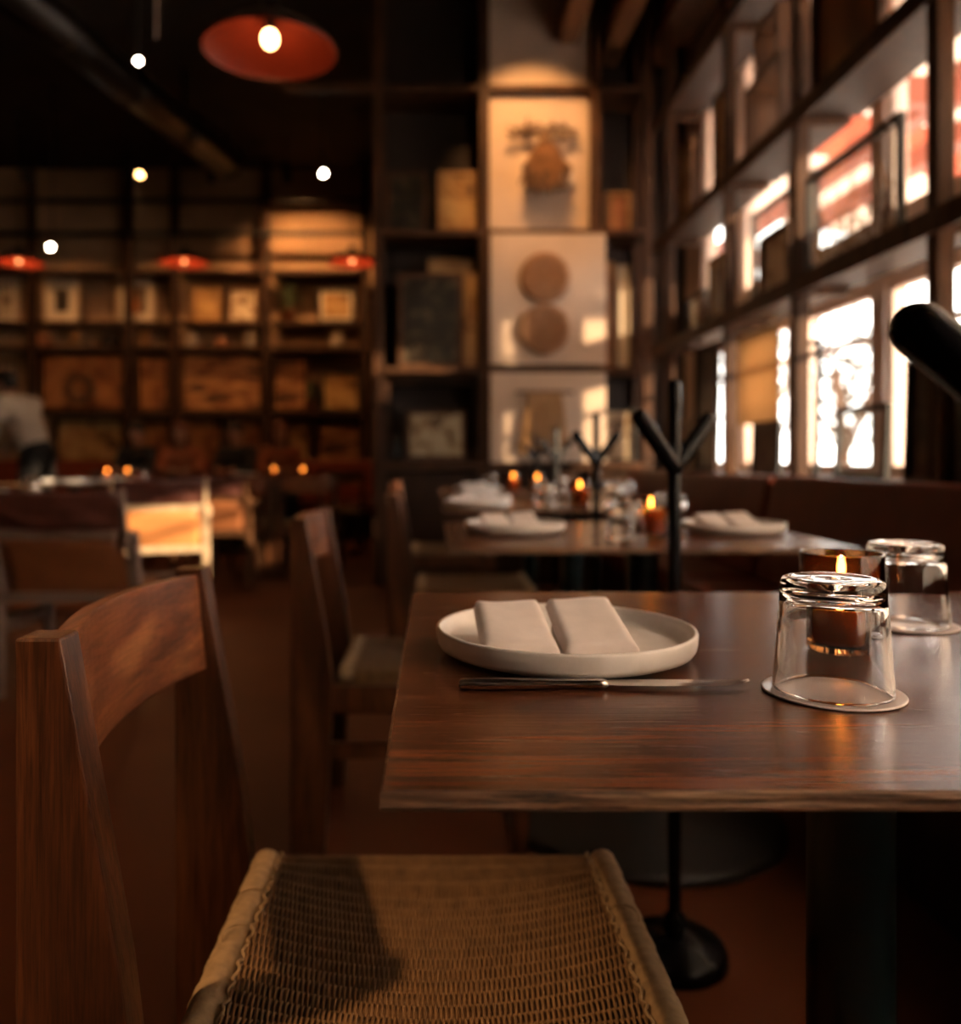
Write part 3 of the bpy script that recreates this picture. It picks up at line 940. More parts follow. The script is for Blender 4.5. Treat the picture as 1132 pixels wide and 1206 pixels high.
def potted_plant(label, loc, h, seed):
    r0 = random.Random(seed)
    t = empty('potted_plant', loc, label=label, cat='plant')
    MB().lathe([(0.001, 0), (0.07, 0), (0.10, 0.15), (0.105, 0.15), (0.09, 0.13), (0.001, 0.12)], 18).build('pot', 'terracotta', t, smooth=True)
    lf = MB()
    for q in range(46):
        a = r0.uniform(0, 2 * PI)
        e = r0.uniform(0.05, 0.2)
        zt = r0.uniform(0.3, 1.0) * h
        d = Vector((math.cos(a), math.sin(a) * 0.6, 0))
        s = d.cross(Vector((0, 0, 1))).normalized() * r0.uniform(0.015, 0.03)
        p0, p1, p2 = Vector((0, 0, 0.12)), d * e * 0.6 + Vector((0, 0, zt)), d * e * 1.4 + Vector((0, 0, zt * 0.86))
        lf.sheet([[p0 - s * 0.3, p0 + s * 0.3], [p1 - s, p1 + s], [p2 - s * 0.1, p2 + s * 0.1]], 0.002, (0, 0, 1))
    tag(lf.build('foliage', 'leaf_green', t), kind='stuff')
    return t


potted_plant('dark leafy plant on the upper back shelf under the pale wash of light', (at(340, 0, 10.55).x, 10.55, 2.602), 0.55, 5)
pp = potted_plant('dark leafy plant in a pot low at the right of the back wall', (at(369, 0, 10.5).x, 10.44, 1.502), 0.45, 6)
pp.scale = (0.55, 0.55, 0.85)

# ------------------------------------------------------------------ banquettes


def banquette(label, x0, x1, y0, y1, top, nseg, rz=0.0, loc=(0, 0, 0), group='leather banquettes'):
    """seat faces -X; back along x1"""
    t = empty('banquette', loc, rz, label, 'banquette', group)
    L = (y1 - y0) / nseg
    MB().box(x0 + 0.04, x1 - 0.02, y0, y1, 0, 0.30).build('plinth', 'dark_wood', t, bevel=0.005)
    for i in range(nseg):
        a, c = y0 + i * L + 0.003, y0 + (i + 1) * L - 0.003
        MB().box(x0, x1 - 0.11, a, c, 0.302, 0.455).build('seat_cushion', 'banquette_leather', t, bevel=0.03, seg=3)
        MB().prism([(x1 - 0.15, 0.456), (x1, 0.456), (x1, top), (x1 - 0.07, top)], a, c, 'XZ').build('back_cushion', 'banquette_leather', t, bevel=0.022, seg=3)
    return t


banquette('rust leather banquette under the windows beside the front tables', 0.98, 1.455, -1.55, 3.48, 0.873, 1)
banquette('rust leather banquette section next to the far bay of the window shelf', 1.03, 1.455, 3.52, 6.05, 0.862, 1)
banquette('dark leather banquette along the far back wall where the diners sit', 0.0, 0.62, -2.3, 2.4, 0.90, 2, -PI / 2 + PI, (-2.9, 9.45, 0))

# ------------------------------------------------------------------ tables


def slab(x0, x1, y0, y1, z1, th, seed, wob=0.0007):
    """table top with a slightly worn edge; returns (top, edge) builders"""
    r0 = random.Random(seed)
    nx, ny = 130, 100
    ring = []
    for i in range(nx):
        ring.append((x0 + (x1 - x0) * i / nx, y0))
    for i in range(ny):
        ring.append((x1, y0 + (y1 - y0) * i / ny))
    for i in range(nx):
        ring.append((x1 - (x1 - x0) * i / nx, y1))
    for i in range(ny):
        ring.append((x0, y1 - (y1 - y0) * i / ny))
    cx, cy = (x0 + x1) / 2, (y0 + y1) / 2

    def inset(d, noise):
        out = []
        e_ = 0.0
        for (x, y) in ring:
            e_ = 0.75 * e_ + 0.6 * r0.uniform(-noise, noise)
            e = d + e_
            out.append((x + (e if x <= x0 + 1e-6 else -e if x >= x1 - 1e-6 else 0), y + (e if y <= y0 + 1e-6 else -e if y >= y1 - 1e-6 else 0)))
        return out
    prof = [(0.0022, z1, 0.0001), (0.0006, z1 - 0.0012, wob * 0.4), (0.0, z1 - th * 0.28, wob), (0.0008, z1 - th * 0.48, wob), (0.0002, z1 - th * 0.72, wob), (0.0015, z1 - th * 0.92, wob * 0.6), (0.004, z1 - th, 0.0)]
    N = len(ring)
    rings = [[(x, y, z) for (x, y) in inset(d, ns)] for d, z, ns in prof]
    top = MB().add(rings[0], [tuple(range(N))])
    ed = MB()
    vs = [p for rg in rings for p in rg]
    fs = [(i * N + j, i * N + (j + 1) % N, (i + 1) * N + (j + 1) % N, (i + 1) * N + j) for i in range(len(rings) - 1) for j in range(N)]
    ed.add(vs, fs + [tuple(reversed(range((len(rings) - 1) * N, len(rings) * N)))])
    return top, ed


def dining_table(label, x0, x1, y0, y1, seed, base_r=0.22, col_x=None, group='wooden dining tables'):
    cx, cy = (x0 + x1) / 2, (y0 + y1) / 2
    t = empty('dining_table', (cx, cy, 0), label=label, cat='table', group=group)
    a, c = (x1 - x0) / 2, (y1 - y0) / 2
    tp, ed = slab(-a, a, -c, c, 0.75, 0.0135, seed)
    tpo = tp.build('table_top', 'table_wood', t)
    ed.build('top_edge', 'table_edge', tpo)
    ox = 0 if col_x is None else col_x - cx
    MB().lathe([(0.001, 0.735), (0.14, 0.735), (0.14, 0.722), (0.045, 0.715)], 28, (ox, 0, 0)).build('mounting_plate', 'green_black_metal', t, smooth=True)
    MB().lathe([(0.042, 0.722), (0.042, 0.03)], 28, (ox, 0, 0)).build('column', 'green_black_metal', t, smooth=True)
    MB().lathe([(0.042, 0.05), (0.07, 0.04), (base_r * 0.95, 0.028), (base_r, 0.02), (base_r, 0.0), (0.001, 0.0)], 44, (ox, 0, 0)).build('base', 'soft_black', t, smooth=True)
    return t


dining_table('worn wooden table nearest the camera set with plate and knife', -0.033, 0.87, 0.506, 1.25, 11, 0.25, 0.43)
dining_table('second wooden table along the banquette beyond the first coat rack', 0.03, 0.93, 1.84, 2.584, 12, 0.35, 0.54)
dining_table('third wooden table along the banquette with white plates', 0.03, 0.93, 3.17, 3.91, 13, 0.22, 0.57)
dining_table('fourth wooden table along the banquette closest to the end shelf', 0.03, 0.93, 4.55, 5.29, 14, 0.22, 0.55)
dining_table('wooden table cut by the photo edge beside the brown sling chair', -3.0, -1.98, 3.85, 4.6, 15)
dining_table('wooden table with white plates in front of the waiter', -3.2, -2.2, 6.0, 6.75, 16)
dining_table('dark wooden table in the aisle with two candles', -1.75, -0.85, 7.3, 8.0, 17)
dining_table('dark wooden table of the left pair of diners', -3.5, -2.65, 8.27, 8.92, 18)
dining_table('dark wooden table of the right pair of diners', -2.35, -1.5, 8.27, 8.92, 19)

# ------------------------------------------------------------------ dining chairs with woven seats (face +X, origin on the floor)


def weave(parent):
    zs, hw, hy = 0.428, 0.198, 0.180
    drop = 0.078
    n, row = 150, 0.0195

    def centre(x, s):
        """s runs from one skirt over the seat to the other; returns point and normal"""
        L = 2 * hy
        u = (x / hw)
        if s < drop:
            return Vector((x, -hy, zs - drop + s)), Vector((0, -1, 0))
        if s > drop + L:
            return Vector((x, hy, zs - (s - drop - L))), Vector((0, 1, 0))
        y = -hy + (s - drop)
        edge = min(1.0, (hy - abs(y)) / 0.075)
        edge = edge * edge * (3 - 2 * edge)
        sag = 0.030 * (1 - u * u) * edge
        rnd = max(0.0, 1 - (hy - abs(y)) / 0.01)
        nn = Vector((0, math.copysign(rnd, y) * 0.7, 1)).normalized()
        return Vector((x, y, zs - sag - 0.004 * rnd * rnd)), nn
    total = 2 * drop + 2 * hy
    nrow = int(total / row)
    per = 4
    w = MB()
    for i in range(n):
        x = -hw + 2 * hw * (i + 0.5) / n
        par = 1 if i % 2 else -1
        pts = []
        for q in range(nrow * per + 1):
            s = total * q / (nrow * per)
            p, nn = centre(x, s)
            ph = math.sin(math.pi * q / per)
            sh = math.copysign(abs(ph) ** 0.55, ph)
            pts.append(p + nn * (0.0038 * par * sh))
        w.tube(pts, 0.00165, 5, caps=False)
    o = w.build('woven_seat', 'cord', parent, smooth=True)
    tag(o, 'tightly woven cord seat', kind='stuff')
    r = MB()
    for j in range(nrow + 1):
        s = total * j / nrow
        pts = []
        for i in range(13):
            p, nn = centre(-hw + 2 * hw * i / 12, s)
            pts.append(p)
        r.tube(pts, 0.0011, 5)
    tag(r.build('weft_rods', 'cord_pale', o, smooth=True), kind='stuff')
    # dark webbing beneath closes the seat
    gr = []
    for j in range(25):
        row_ = []
        for i in range(13):
            p, nn = centre((-hw + 2 * hw * i / 12), total * j / 24)
            row_.append(p - nn * 0.014)
        gr.append(row_)
    MB().sheet(gr).build('webbing', 'soft_black', o, smooth=True)


def make_chair():
    t = empty('dining_chair', label='x', cat='chair', group='wooden dining chairs with woven seats')
    for s in (-1, 1):
        y0, y1 = (-0.233, -0.195) if s < 0 else (0.195, 0.233)
        # rear post: upright at the back, front edge widening to the seat
        MB().prism([(-0.345, 0), (-0.262, 0), (-0.243, 0.40), (-0.258, 0.52), (-0.308, 0.80), (-0.345, 0.80)], y0, y1, 'XZ').build('rear_post', 'chair_wood', t, bevel=0.0025)
        MB().prism([(0.188, 0), (0.222, 0), (0.238, 0.40), (0.172, 0.40)], y0 + 0.004 * (s < 0), y1 - 0.004 * (s > 0), 'XZ').build('front_leg', 'chair_wood', t, bevel=0.0025)
        MB().box(-0.25, 0.18, y0 + 0.006, y1 - 0.006, 0.335, 0.40).build('side_rail', 'chair_wood', t, bevel=0.002)
        MB().box(-0.26, 0.19, y0 + 0.008, y1 - 0.008, 0.225, 0.262).build('stretcher', 'chair_wood', t, bevel=0.002)
    MB().box(0.185, 0.222, -0.19, 0.19, 0.345, 0.40).build('front_rail', 'chair_wood', t, bevel=0.002)
    MB().box(-0.238, -0.203, -0.19, 0.19, 0.335, 0.397).build('rear_rail', 'chair_wood', t, bevel=0.002)
    # curved backrest between the posts
    gr = []
    for i in range(25):
        u = -1 + 2 * i / 24
        y = u * 0.197
        bow = 0.032 * (1 - u * u)
        row = []
        for j in range(9):
            v = j / 8
            z = 0.668 + 0.124 * v + 0.004 * (1 - u * u) * v
            x = -0.302 - 0.012 * v - bow
            row.append((x, y, z))
        gr.append(row)
    MB().sheet(gr, 0.017, (-1, 0, 0)).build('backrest', 'chair_back_wood', t, bevel=0.002)
    weave(t)
    # cord wrapped side rolls along the seat, with ties
    for s in (-1, 1):
        pts, rs = [], []
        for q in range(61):
            y = -0.180 + 0.36 * q / 60
            pts.append((s * 0.2185, y, 0.418))
            rs.append(0.0185 + 0.0007 * math.sin(q * 1.9) + 0.0006 * math.sin(q * 0.7 + s))
        roll = MB().tube(pts, rs, 14).build('seat_roll', 'cord_pale', t, smooth=True)
        zig = []
        for q in range(73):
            y = -0.178 + 0.356 * q / 72
            zig.append((s * (0.199 + 0.0022 * math.sin(q * 1.4)), y, 0.431 + 0.0015 * math.sin(q * 0.9)))
        MB().tube(zig, 0.0019, 5).build('edge_cord', 'cord_pale', roll, smooth=True)
        for yy, out in (((0.07, 0.012), (-0.005, 0.010)) if s < 0 else ((0.035, 0.011),)):
            lp = []
            for q in range(13):
                a = math.pi * q / 12
                lp.append((s * (0.203 + out * 1.25 * math.sin(a * 0.62) + 0.012 * math.sin(a)), yy - 0.012 + 0.012 * math.cos(a * 1.3), 0.4385 + 0.006 * math.sin(a) - 0.034 * (q / 12) ** 3))
            MB().tube(lp, 0.0013, 5).build('tie', 'cord_pale', roll, smooth=True)
    return t


ch0 = make_chair()
CHAIRS = [(0.0, 0.93, 0.0, 'wooden dining chair with woven seat tucked under the nearest table'),
          (0.0, 2.255, 0.0, 'wooden dining chair with woven seat at the second banquette table'),
          (0.16, 3.56, 0.0, 'wooden dining chair with woven seat at the third banquette table'),
          (0.10, 4.92, 0.0, 'wooden dining chair at the fourth banquette table near the end shelf'),
          (-1.0, 6.95, PI / 2, 'dark wooden chair facing away at the aisle table, right of two'),
          (-1.5, 6.95, PI / 2, 'dark wooden chair facing away at the aisle table, left of two'),
          (-0.95, 8.35, -PI / 2, 'dark wooden chair on the far side of the aisle table')]
for i, (x, y, rz, lab) in enumerate(CHAIRS):
    c = ch0 if i == 0 else copy_tree(ch0)
    c['label'] = lab
    place(c, x, y, 0, rz)

# ------------------------------------------------------------------ sling leather armchairs (face +Y, origin on the floor)


def sling_chair(label, wood_m, leather, upper, x, y, rz, arms=True):
    t = empty('sling_armchair', (x, y, 0), rz, label, 'chair', 'leather sling armchairs')
    hw = 0.27
    for s in (-1, 1):
        MB().prism([(-0.25, 0), (-0.205, 0), (-0.19, 0.42), (-0.245, 0.66), (-0.30, 0.66), (-0.235, 0.42)], s * hw - 0.02, s * hw + 0.02, 'YZ').build('rear_leg', wood_m, t, bevel=0.003)
        MB().prism([(0.19, 0), (0.235, 0), (0.225, 0.60 if arms else 0.43), (0.18, 0.60 if arms else 0.43)], s * hw - 0.02, s * hw + 0.02, 'YZ').build('front_leg', wood_m, t, bevel=0.003)
        if arms:
            MB().box(s * hw - 0.03, s * hw + 0.03, -0.27, 0.27, 0.602, 0.632).build('armrest', wood_m, t, bevel=0.006)
        MB().box(s * hw - 0.016, s * hw + 0.016, -0.19, 0.185, 0.25, 0.31).build('side_stretcher', wood_m, t, bevel=0.003)
    MB().box(-hw + 0.021, hw - 0.021, -0.235, -0.195, 0.375, 0.415).build('rear_rail', wood_m, t, bevel=0.003)
    MB().box(-hw + 0.021, hw - 0.021, 0.185, 0.225, 0.395, 0.435).build('front_rail', wood_m, t, bevel=0.003)
    MB().box(-hw + 0.0, hw - 0.0, -0.31, -0.27, 0.632, 0.664).build('back_rail', wood_m, t, bevel=0.003)
    gr = []
    for i in range(9):
        u = -1 + i / 4
        gr.append([(u * (hw - 0.03), -0.205 - 0.075 * (j / 6) - 0.012 * (1 - u * u), 0.405 + 0.225 * j / 6) for j in range(7)])
    MB().sheet(gr, 0.005, (0, -1, 0)).build('lower_back_sling', leather, t, smooth=True)
    gr = []
    for i in range(9):
        u = -1 + i / 4
        gr.append([(u * (hw - 0.035), -0.2 + 0.39 * j / 8, 0.425 - 0.03 * math.sin(PI * j / 8)) for j in range(9)])
    MB().sheet(gr, 0.005, (0, 0, -1)).build('seat_sling', leather, t, smooth=True)
    gr = []
    for i in range(13):
        u = -1 + i / 6
        gr.append([(u * (hw - 0.015), -0.292 - 0.045 * j / 6 - 0.03 * (1 - u * u) + 0.006 * math.sin(7 * u + j), 0.666 + 0.15 * j / 6) for j in range(7)])
    MB().sheet(gr, 0.012, (0, -1, 0)).build('upper_back_pad', upper, t, smooth=True)
    for s in (-1, 1):
        MB().rod((s * (hw - 0.01), -0.30, 0.60), (s * (hw - 0.01), -0.345, 0.815), 0.012).build('back_upright', wood_m, t, smooth=True)
    return t


sling_chair('brown leather sling chair with grey frame at the left photo edge', 'grey_wood', 'brown_leather', 'maroon_leather', -1.44, 3.55, 0.0, arms=False)
sling_chair('pale wood sling armchair with orange leather in the sunlight', 'pale_wood', 'tan_leather', 'maroon_leather', -1.70, 5.25, 0.30)
sling_chair('dark sling armchair half hidden behind the pale wood armchair', 'frame_wood', 'brown_leather', 'maroon_leather', -1.62, 6.35, 0.05)
sling_chair('sling armchair on the far side of the table with white plates', 'frame_wood', 'brown_leather', 'maroon_leather', -2.75, 7.15, PI)

# ------------------------------------------------------------------ table settings


def make_plate():
    t = empty('dinner_plate', label='x', cat='plate', group='stoneware dinner plates')
    pr = [(0.001, 0.004), (0.092, 0.004), (0.096, 0.0), (0.103, 0.0), (0.106, 0.003), (0.118, 0.0045), (0.1255, 0.0075), (0.1285, 0.012), (0.1297, 0.018), (0.1302, 0.0255), (0.1292, 0.0278), (0.1272, 0.0284), (0.1252, 0.0272), (0.1242, 0.022), (0.1222, 0.0160), (0.117, 0.0122), (0.108, 0.0108), (0.001, 0.0100)]
    MB().lathe(pr, 72).build('plate_body', 'stoneware', t, smooth=True)
    return t


def make_napkin():
    """cloth folded into two puffed lobes, the far ends raised"""
    t = empty('cloth_napkin', label='x', cat='napkin', group='folded cloth napkins')
    for k, (xf0, xf1, xb0, xb1, tilt) in enumerate(((-0.0765, -0.001, -0.080, -0.0105, 0.0), (0.001, 0.0735, -0.004, 0.064, 0.003))):
        b = MB()
        NU, NV = 26, 22
        top, bot = [], []
        for i in range(NU + 1):
            u = i / NU
            rt, rb = [], []
            for j in range(NV + 1):
                v = j / NV
                y = -0.056 + 0.112 * v
                xa, xb = xf0 + (xb0 - xf0) * v, xf1 + (xb1 - xf1) * v
                x = xa + (xb - xa) * u
                e = min(u, 1 - u) / 0.13
                e = 1.0 if e > 1 else math.sqrt(max(0.0, 1 - (1 - e) ** 2))
                ev = min(v, 1 - v) / 0.10
                ev = 1.0 if ev > 1 else math.sqrt(max(0.0, 1 - (1 - ev) ** 2))
                th = 0.0115 * min(e, ev) + 0.0025 * math.sin(PI * u) * math.sin(PI * v)
                base = 0.0005 + (0.028 + tilt) * v ** 1.15 + 0.0012 * math.sin(5 * u + 3 * v + k)
                rb.append((x, y, base - 0.001))
                rt.append((x, y, base + th))
            top.append(rt)
            bot.append(rb)
        b.sheet(top)
        b.sheet(bot)
        # underside layers rest on the plate: a wedge of folded cloth
        wd = [[(xf0 * 0.9 + (xf1 - xf0) * 0.05 + (xf1 - xf0) * 0.9 * u + (xb0 - xf0) * v, -0.05 + 0.10 * v, 0.0) for v in (0, 0.5, 1)] for u in (0, 0.5, 1)]
        o = b.build('folded_lobe', 'napkin_cloth', t, smooth=True)
        we = MB()
        pts = [(xf0 + 0.006, -0.050), (xf1 - 0.006, -0.050), (xb1 - 0.006, 0.050), (xb0 + 0.006, 0.050)]
        zt = [0.001, 0.001, 0.026 + tilt, 0.026 + tilt]
        vs = [(x, y, 0.0) for x, y in pts] + [(x, y, z) for (x, y), z in zip(pts, zt)]
        we.add(vs, [(0, 3, 2, 1), (4, 5, 6, 7), (0, 1, 5, 4), (1, 2, 6, 5), (2, 3, 7, 6), (3, 0, 4, 7)])
        we.build('under_fold', 'napkin_cloth', o, bevel=0.002)
    return t


def make_glass():
    """tumbler standing upside down: rim at z=0, thick base on top"""
    t = empty('upturned_tumbler', label='x', cat='glass', group='upturned glass tumblers')
    h = 0.0955
    outer = [(0.0462, 0.0), (0.0474, 0.0008), (0.0476, 0.003), (0.0462, 0.02), (0.0440, 0.05), (0.0420, 0.078), (0.0415, 0.0865), (0.0409, 0.0905), (0.0396, 0.0935), (0.0375, 0.0950), (0.0350, h), (0.0320, h - 0.0002), (0.029, h - 0.0009), (0.018, h - 0.0012), (0.001, h - 0.0013)]
    inner = [(0.001, 0.0850), (0.018, 0.0848), (0.030, 0.0838), (0.0365, 0.0800), (0.0386, 0.072), (0.0405, 0.05), (0.0432, 0.02), (0.0446, 0.003), (0.0450, 0.0008)]
    MB().lathe(outer + inner, 64, close=False).build('glass_body', 'clear_glass', t, smooth=True)
    m = t.children[0].data
    bm = bmesh.new()
    bm.from_mesh(m)
    n = 64
    bm.verts.ensure_lookup_table()
    tot = len(outer + inner)
    for j in range(n):
        bm.faces.new((bm.verts[(tot - 1) * n + j], bm.verts[(tot - 1) * n + (j + 1) % n], bm.verts[(j + 1) % n], bm.verts[j]))
    bmesh.ops.recalc_face_normals(bm, faces=bm.faces)
    for f in bm.faces:
        f.smooth = True
    bm.to_mesh(m)
    bm.free()
    return t


def make_coaster():
    t = empty('round_coaster', label='x', cat='coaster', group='round clear plastic coasters')
    MB().lathe([(0.001, 0.0), (0.0545, 0.0), (0.0562, 0.0006), (0.0565, 0.0014), (0.0560, 0.0021), (0.0550, 0.0022), (0.0535, 0.0017), (0.001, 0.0017)], 72).build('disc', 'coaster_plastic', t, smooth=True)
    return t


def make_candle():
    t = empty('candle_holder', label='x', cat='candle', group='amber glass candle holders')
    o = [(0.001, 0.0), (0.034, 0.0), (0.0385, 0.003), (0.0400, 0.010), (0.0405, 0.05), (0.0410, 0.098), (0.0405, 0.0995), (0.0388, 0.0995), (0.0383, 0.098), (0.0378, 0.05), (0.0372, 0.012), (0.034, 0.008), (0.001, 0.008)]
    MB().lathe(o, 56).build('glass_cup', 'amber_glass', t, smooth=True)
    MB().lathe([(0.001, 0.0085), (0.031, 0.0085), (0.032, 0.012), (0.032, 0.064), (0.030, 0.0665), (0.020, 0.064), (0.001, 0.063)], 36).build('wax', 'wax', t, smooth=True)
    MB().rod((0, 0, 0.062), (0.001, 0, 0.072), 0.0009, n=6).build('wick', 'soft_black', t)
    MB().lathe([(0.0003, 0.070), (0.0028, 0.072), (0.0042, 0.0765), (0.0040, 0.081), (0.0024, 0.088), (0.0010, 0.093), (0.0002, 0.096)], 14).build('flame', 'flame', t, smooth=True)
    return t


def make_knife():
    """lies along +X from the handle end at x=0; 0.253 long"""
    t = empty('table_knife', label='x', cat='knife', group='steel table knives')
    hb = MB()
    sec = [(0.0, 0.0045, 0.0030), (0.003, 0.0065, 0.0044), (0.03, 0.0070, 0.0046), (0.07, 0.0060, 0.0040), (0.10, 0.0052, 0.0036), (0.117, 0.0064, 0.0042), (0.124, 0.0068, 0.0040), (0.128, 0.0050, 0.0026)]
    vs, fs, n = [], [], 12
    for (x, w, h) in sec:
        for j in range(n):
            a = 2 * PI * j / n
            cy, cz = math.cos(a), math.sin(a)
            vs.append((x, math.copysign(abs(cy) ** 0.7, cy) * w, 0.0046 + math.copysign(abs(cz) ** 0.7, cz) * h))
    for i in range(len(sec) - 1):
        for j in range(n):
            fs.append((i * n + j, i * n + (j + 1) % n, (i + 1) * n + (j + 1) % n, (i + 1) * n + j))
    fs += [tuple(range(n)), tuple(range((len(sec) - 1) * n, len(sec) * n))]
    hb.add(vs, fs).build('handle', 'steel', t, smooth=True)
    bl = MB()
    sec = [(0.126, -0.0045, 0.0045, 0.0046), (0.135, -0.0075, 0.0065, 0.0046), (0.17, -0.0088, 0.0075, 0.0044), (0.205, -0.0088, 0.0080, 0.0042), (0.228, -0.0070, 0.0082, 0.0040), (0.244, -0.0020, 0.0084, 0.0042), (0.253, 0.0065, 0.0086, 0.0046)]
    vs, fs = [], []
    for (x, a, c, z) in sec:
        vs += [(x, a, z), (x, (a + c) / 2, z + 0.0008), (x, c, z + 0.0013), (x, c, z - 0.0003), (x, (a + c) / 2, z - 0.0004)]
    for i in range(len(sec) - 1):
        for j in range(5):
            fs.append((i * 5 + j, i * 5 + (j + 1) % 5, (i + 1) * 5 + (j + 1) % 5, (i + 1) * 5 + j))
    bl.add(vs, fs + [tuple(range(5)), tuple(range(30, 35))]).build('blade', 'steel', t, smooth=False)
    return t


PROTO = {}


def put(kind, maker, label, x, y, z, rz=0.0, mat=None):
    if kind not in PROTO:
        PROTO[kind] = maker()
        o = PROTO[kind]
    else:
        o = copy_tree(PROTO[kind])
    o['label'] = label
    return place(o, x, y, z, rz)


TT = 0.7502
put('plate', make_plate, 'pale stoneware plate with low rim on the nearest table', 0.132, 0.862, TT)
put('napkin', make_napkin, 'ivory napkin folded in two lobes on the nearest plate', 0.121, 0.846, TT + 0.0102)
put('knife', make_knife, 'steel knife lying before the nearest plate', 0.0205, 0.728, TT, 0.012)
put('coaster', make_coaster, 'clear plastic coaster under the nearest upturned tumbler', 0.336, 0.717, TT)
put('glass', make_glass, 'nearest upturned clear tumbler beside the candle', 0.336, 0.717, TT + 0.0019)
put('candle', make_candle, 'lit amber candle holder behind the nearest tumbler', 0.424, 0.885, TT)
put('coaster', make_coaster, 'clear plastic coaster under the tumbler behind the nearest candle', 0.557, 1.005, TT)
put('glass', make_glass, 'upturned clear tumbler behind the nearest candle at right', 0.557, 1.005, TT + 0.0019)
# second table
put('plate', make_plate, 'stoneware plate at the chair side of the second table', 0.21, 2.22, TT)
put('napkin', make_napkin, 'napkin on the chair side plate of the second table', 0.20, 2.22, TT + 0.0102)
put('plate', make_plate, 'stoneware plate at the banquette side of the second table', 0.78, 2.22, TT)
put('napkin', make_napkin, 'napkin on the banquette side plate of the second table', 0.77, 2.22, TT + 0.0102)
put('candle', make_candle, 'lit amber candle holder on the second table', 0.535, 2.10, TT)
put('glass', make_glass, 'upturned tumbler on the second table left of its candle', 0.455, 2.03, TT)
put('glass', make_glass, 'upturned tumbler on the second table right of its candle', 0.655, 2.36, TT)
# third table
for x, y, lab in ((0.17, 3.35, 'nearer'), (0.20, 3.68, 'farther')):
    put('plate', make_plate, 'white plate at the chair side of the third table, %s of two' % lab, x, y, TT)
    put('napkin', make_napkin, 'napkin on the %s plate of the third table' % lab, x, y - 0.01, TT + 0.0102)
put('candle', make_candle, 'lit amber candle holder on the third table', 0.585, 3.42, TT)
put('glass', make_glass, 'upturned tumbler on the third table left of its candle', 0.45, 3.45, TT)
put('glass', make_glass, 'upturned tumbler on the third table right of its candle', 0.74, 3.5, TT)
put('glass', make_glass, 'upturned tumbler at the banquette side of the third table', 0.83, 3.72, TT)
# fourth table
put('plate', make_plate, 'white plate on the fourth table', 0.24, 4.75, TT)
put('napkin', make_napkin, 'napkin on the fourth table plate', 0.23, 4.75, TT + 0.0102)
put('candle', make_candle, 'lit amber candle holder on the fourth table, nearer of two', 0.565, 4.66, TT)
put('candle', make_candle, 'lit amber candle holder on the fourth table, farther of two', 0.46, 4.98, TT)
put('glass', make_glass, 'upturned tumbler on the fourth table', 0.33, 5.02, TT)
put('glass', make_glass, 'upturned tumbler on the fourth table beside its nearer candle', 0.70, 4.72, TT)
# left side tables
put('plate', make_plate, 'white plate on the table by the brown sling chair', -2.25, 4.2, TT)
put('glass', make_glass, 'upturned tumbler on the table by the brown sling chair', -2.06, 4.35, TT)
for i, (x, y) in enumerate(((-2.92, 6.3), (-2.62, 6.22), (-2.40, 6.40))):
    put('plate', make_plate, 'white plate on the table before the waiter, %s' % ('left of three', 'middle of three', 'right of three')[i], x, y, TT)
put('candle', make_candle, 'lit candle on the table before the waiter, left of two', -2.56, 6.63, TT)
put('candle', make_candle, 'lit candle on the table before the waiter, right of two', -2.41, 6.66, TT)
put('glass', make_glass, 'upturned tumbler catching white light beside the two candles', -2.27, 6.60, TT)
put('candle', make_candle, 'lit candle on the aisle table, left of two', -1.42, 7.50, TT)
put('candle', make_candle, 'lit candle on the aisle table, right of two', -1.165, 7.50, TT)
put('plate', make_plate, 'plate before the left pair of diners', -3.1, 8.7, TT)
put('plate', make_plate, 'plate before the right pair of diners', -1.95, 8.7, TT)

# ------------------------------------------------------------------ coat racks


def make_rack():
    t = empty('coat_rack', label='x', cat='coat rack', group='black branching coat racks')
    MB().rod((0, 0, 0.02), (0, 0, 1.083), 0.0125, n=14).build('stem', 'black_metal', t, smooth=True)
    for a, b in (((0, 0, 0.925), (-0.078, -0.055, 1.020)), ((0, 0, 0.925), (0.078, 0.045, 1.020))):
        MB().rod(a, b, 0.0155, n=16, rnd=5).build('branch', 'black_metal', t, smooth=True)
    MB().lathe([(0.001, 0), (0.092, 0), (0.098, 0.006), (0.098, 0.022), (0.090, 0.036), (0.055, 0.044), (0.050, 0.05), (0.016, 0.054), (0.001, 0.054)], 36).build('base', 'black_metal', t, smooth=True)
    MB().lathe([(0.0126, 0.054), (0.019, 0.054), (0.019, 0.085), (0.0126, 0.09)], 18).build('collar', 'black_metal', t, smooth=True)
    return t


put('rack', make_rack, 'black coat rack whose single branch tip enters at the right edge', 0.348, 0.418, 0, -1.19)
put('rack', make_rack, 'black branching coat rack behind the nearest table', 0.452, 1.60, 0)
put('rack', make_rack, 'black branching coat rack between second and third tables', 0.548, 2.88, 0)
put('rack', make_rack, 'black branching coat rack between third and fourth tables', 0.60, 4.20, 0)
put('rack', make_rack, 'black branching coat rack farthest, by the end shelf', 0.64, 5.42, 0)

# ------------------------------------------------------------------ pendant lamps


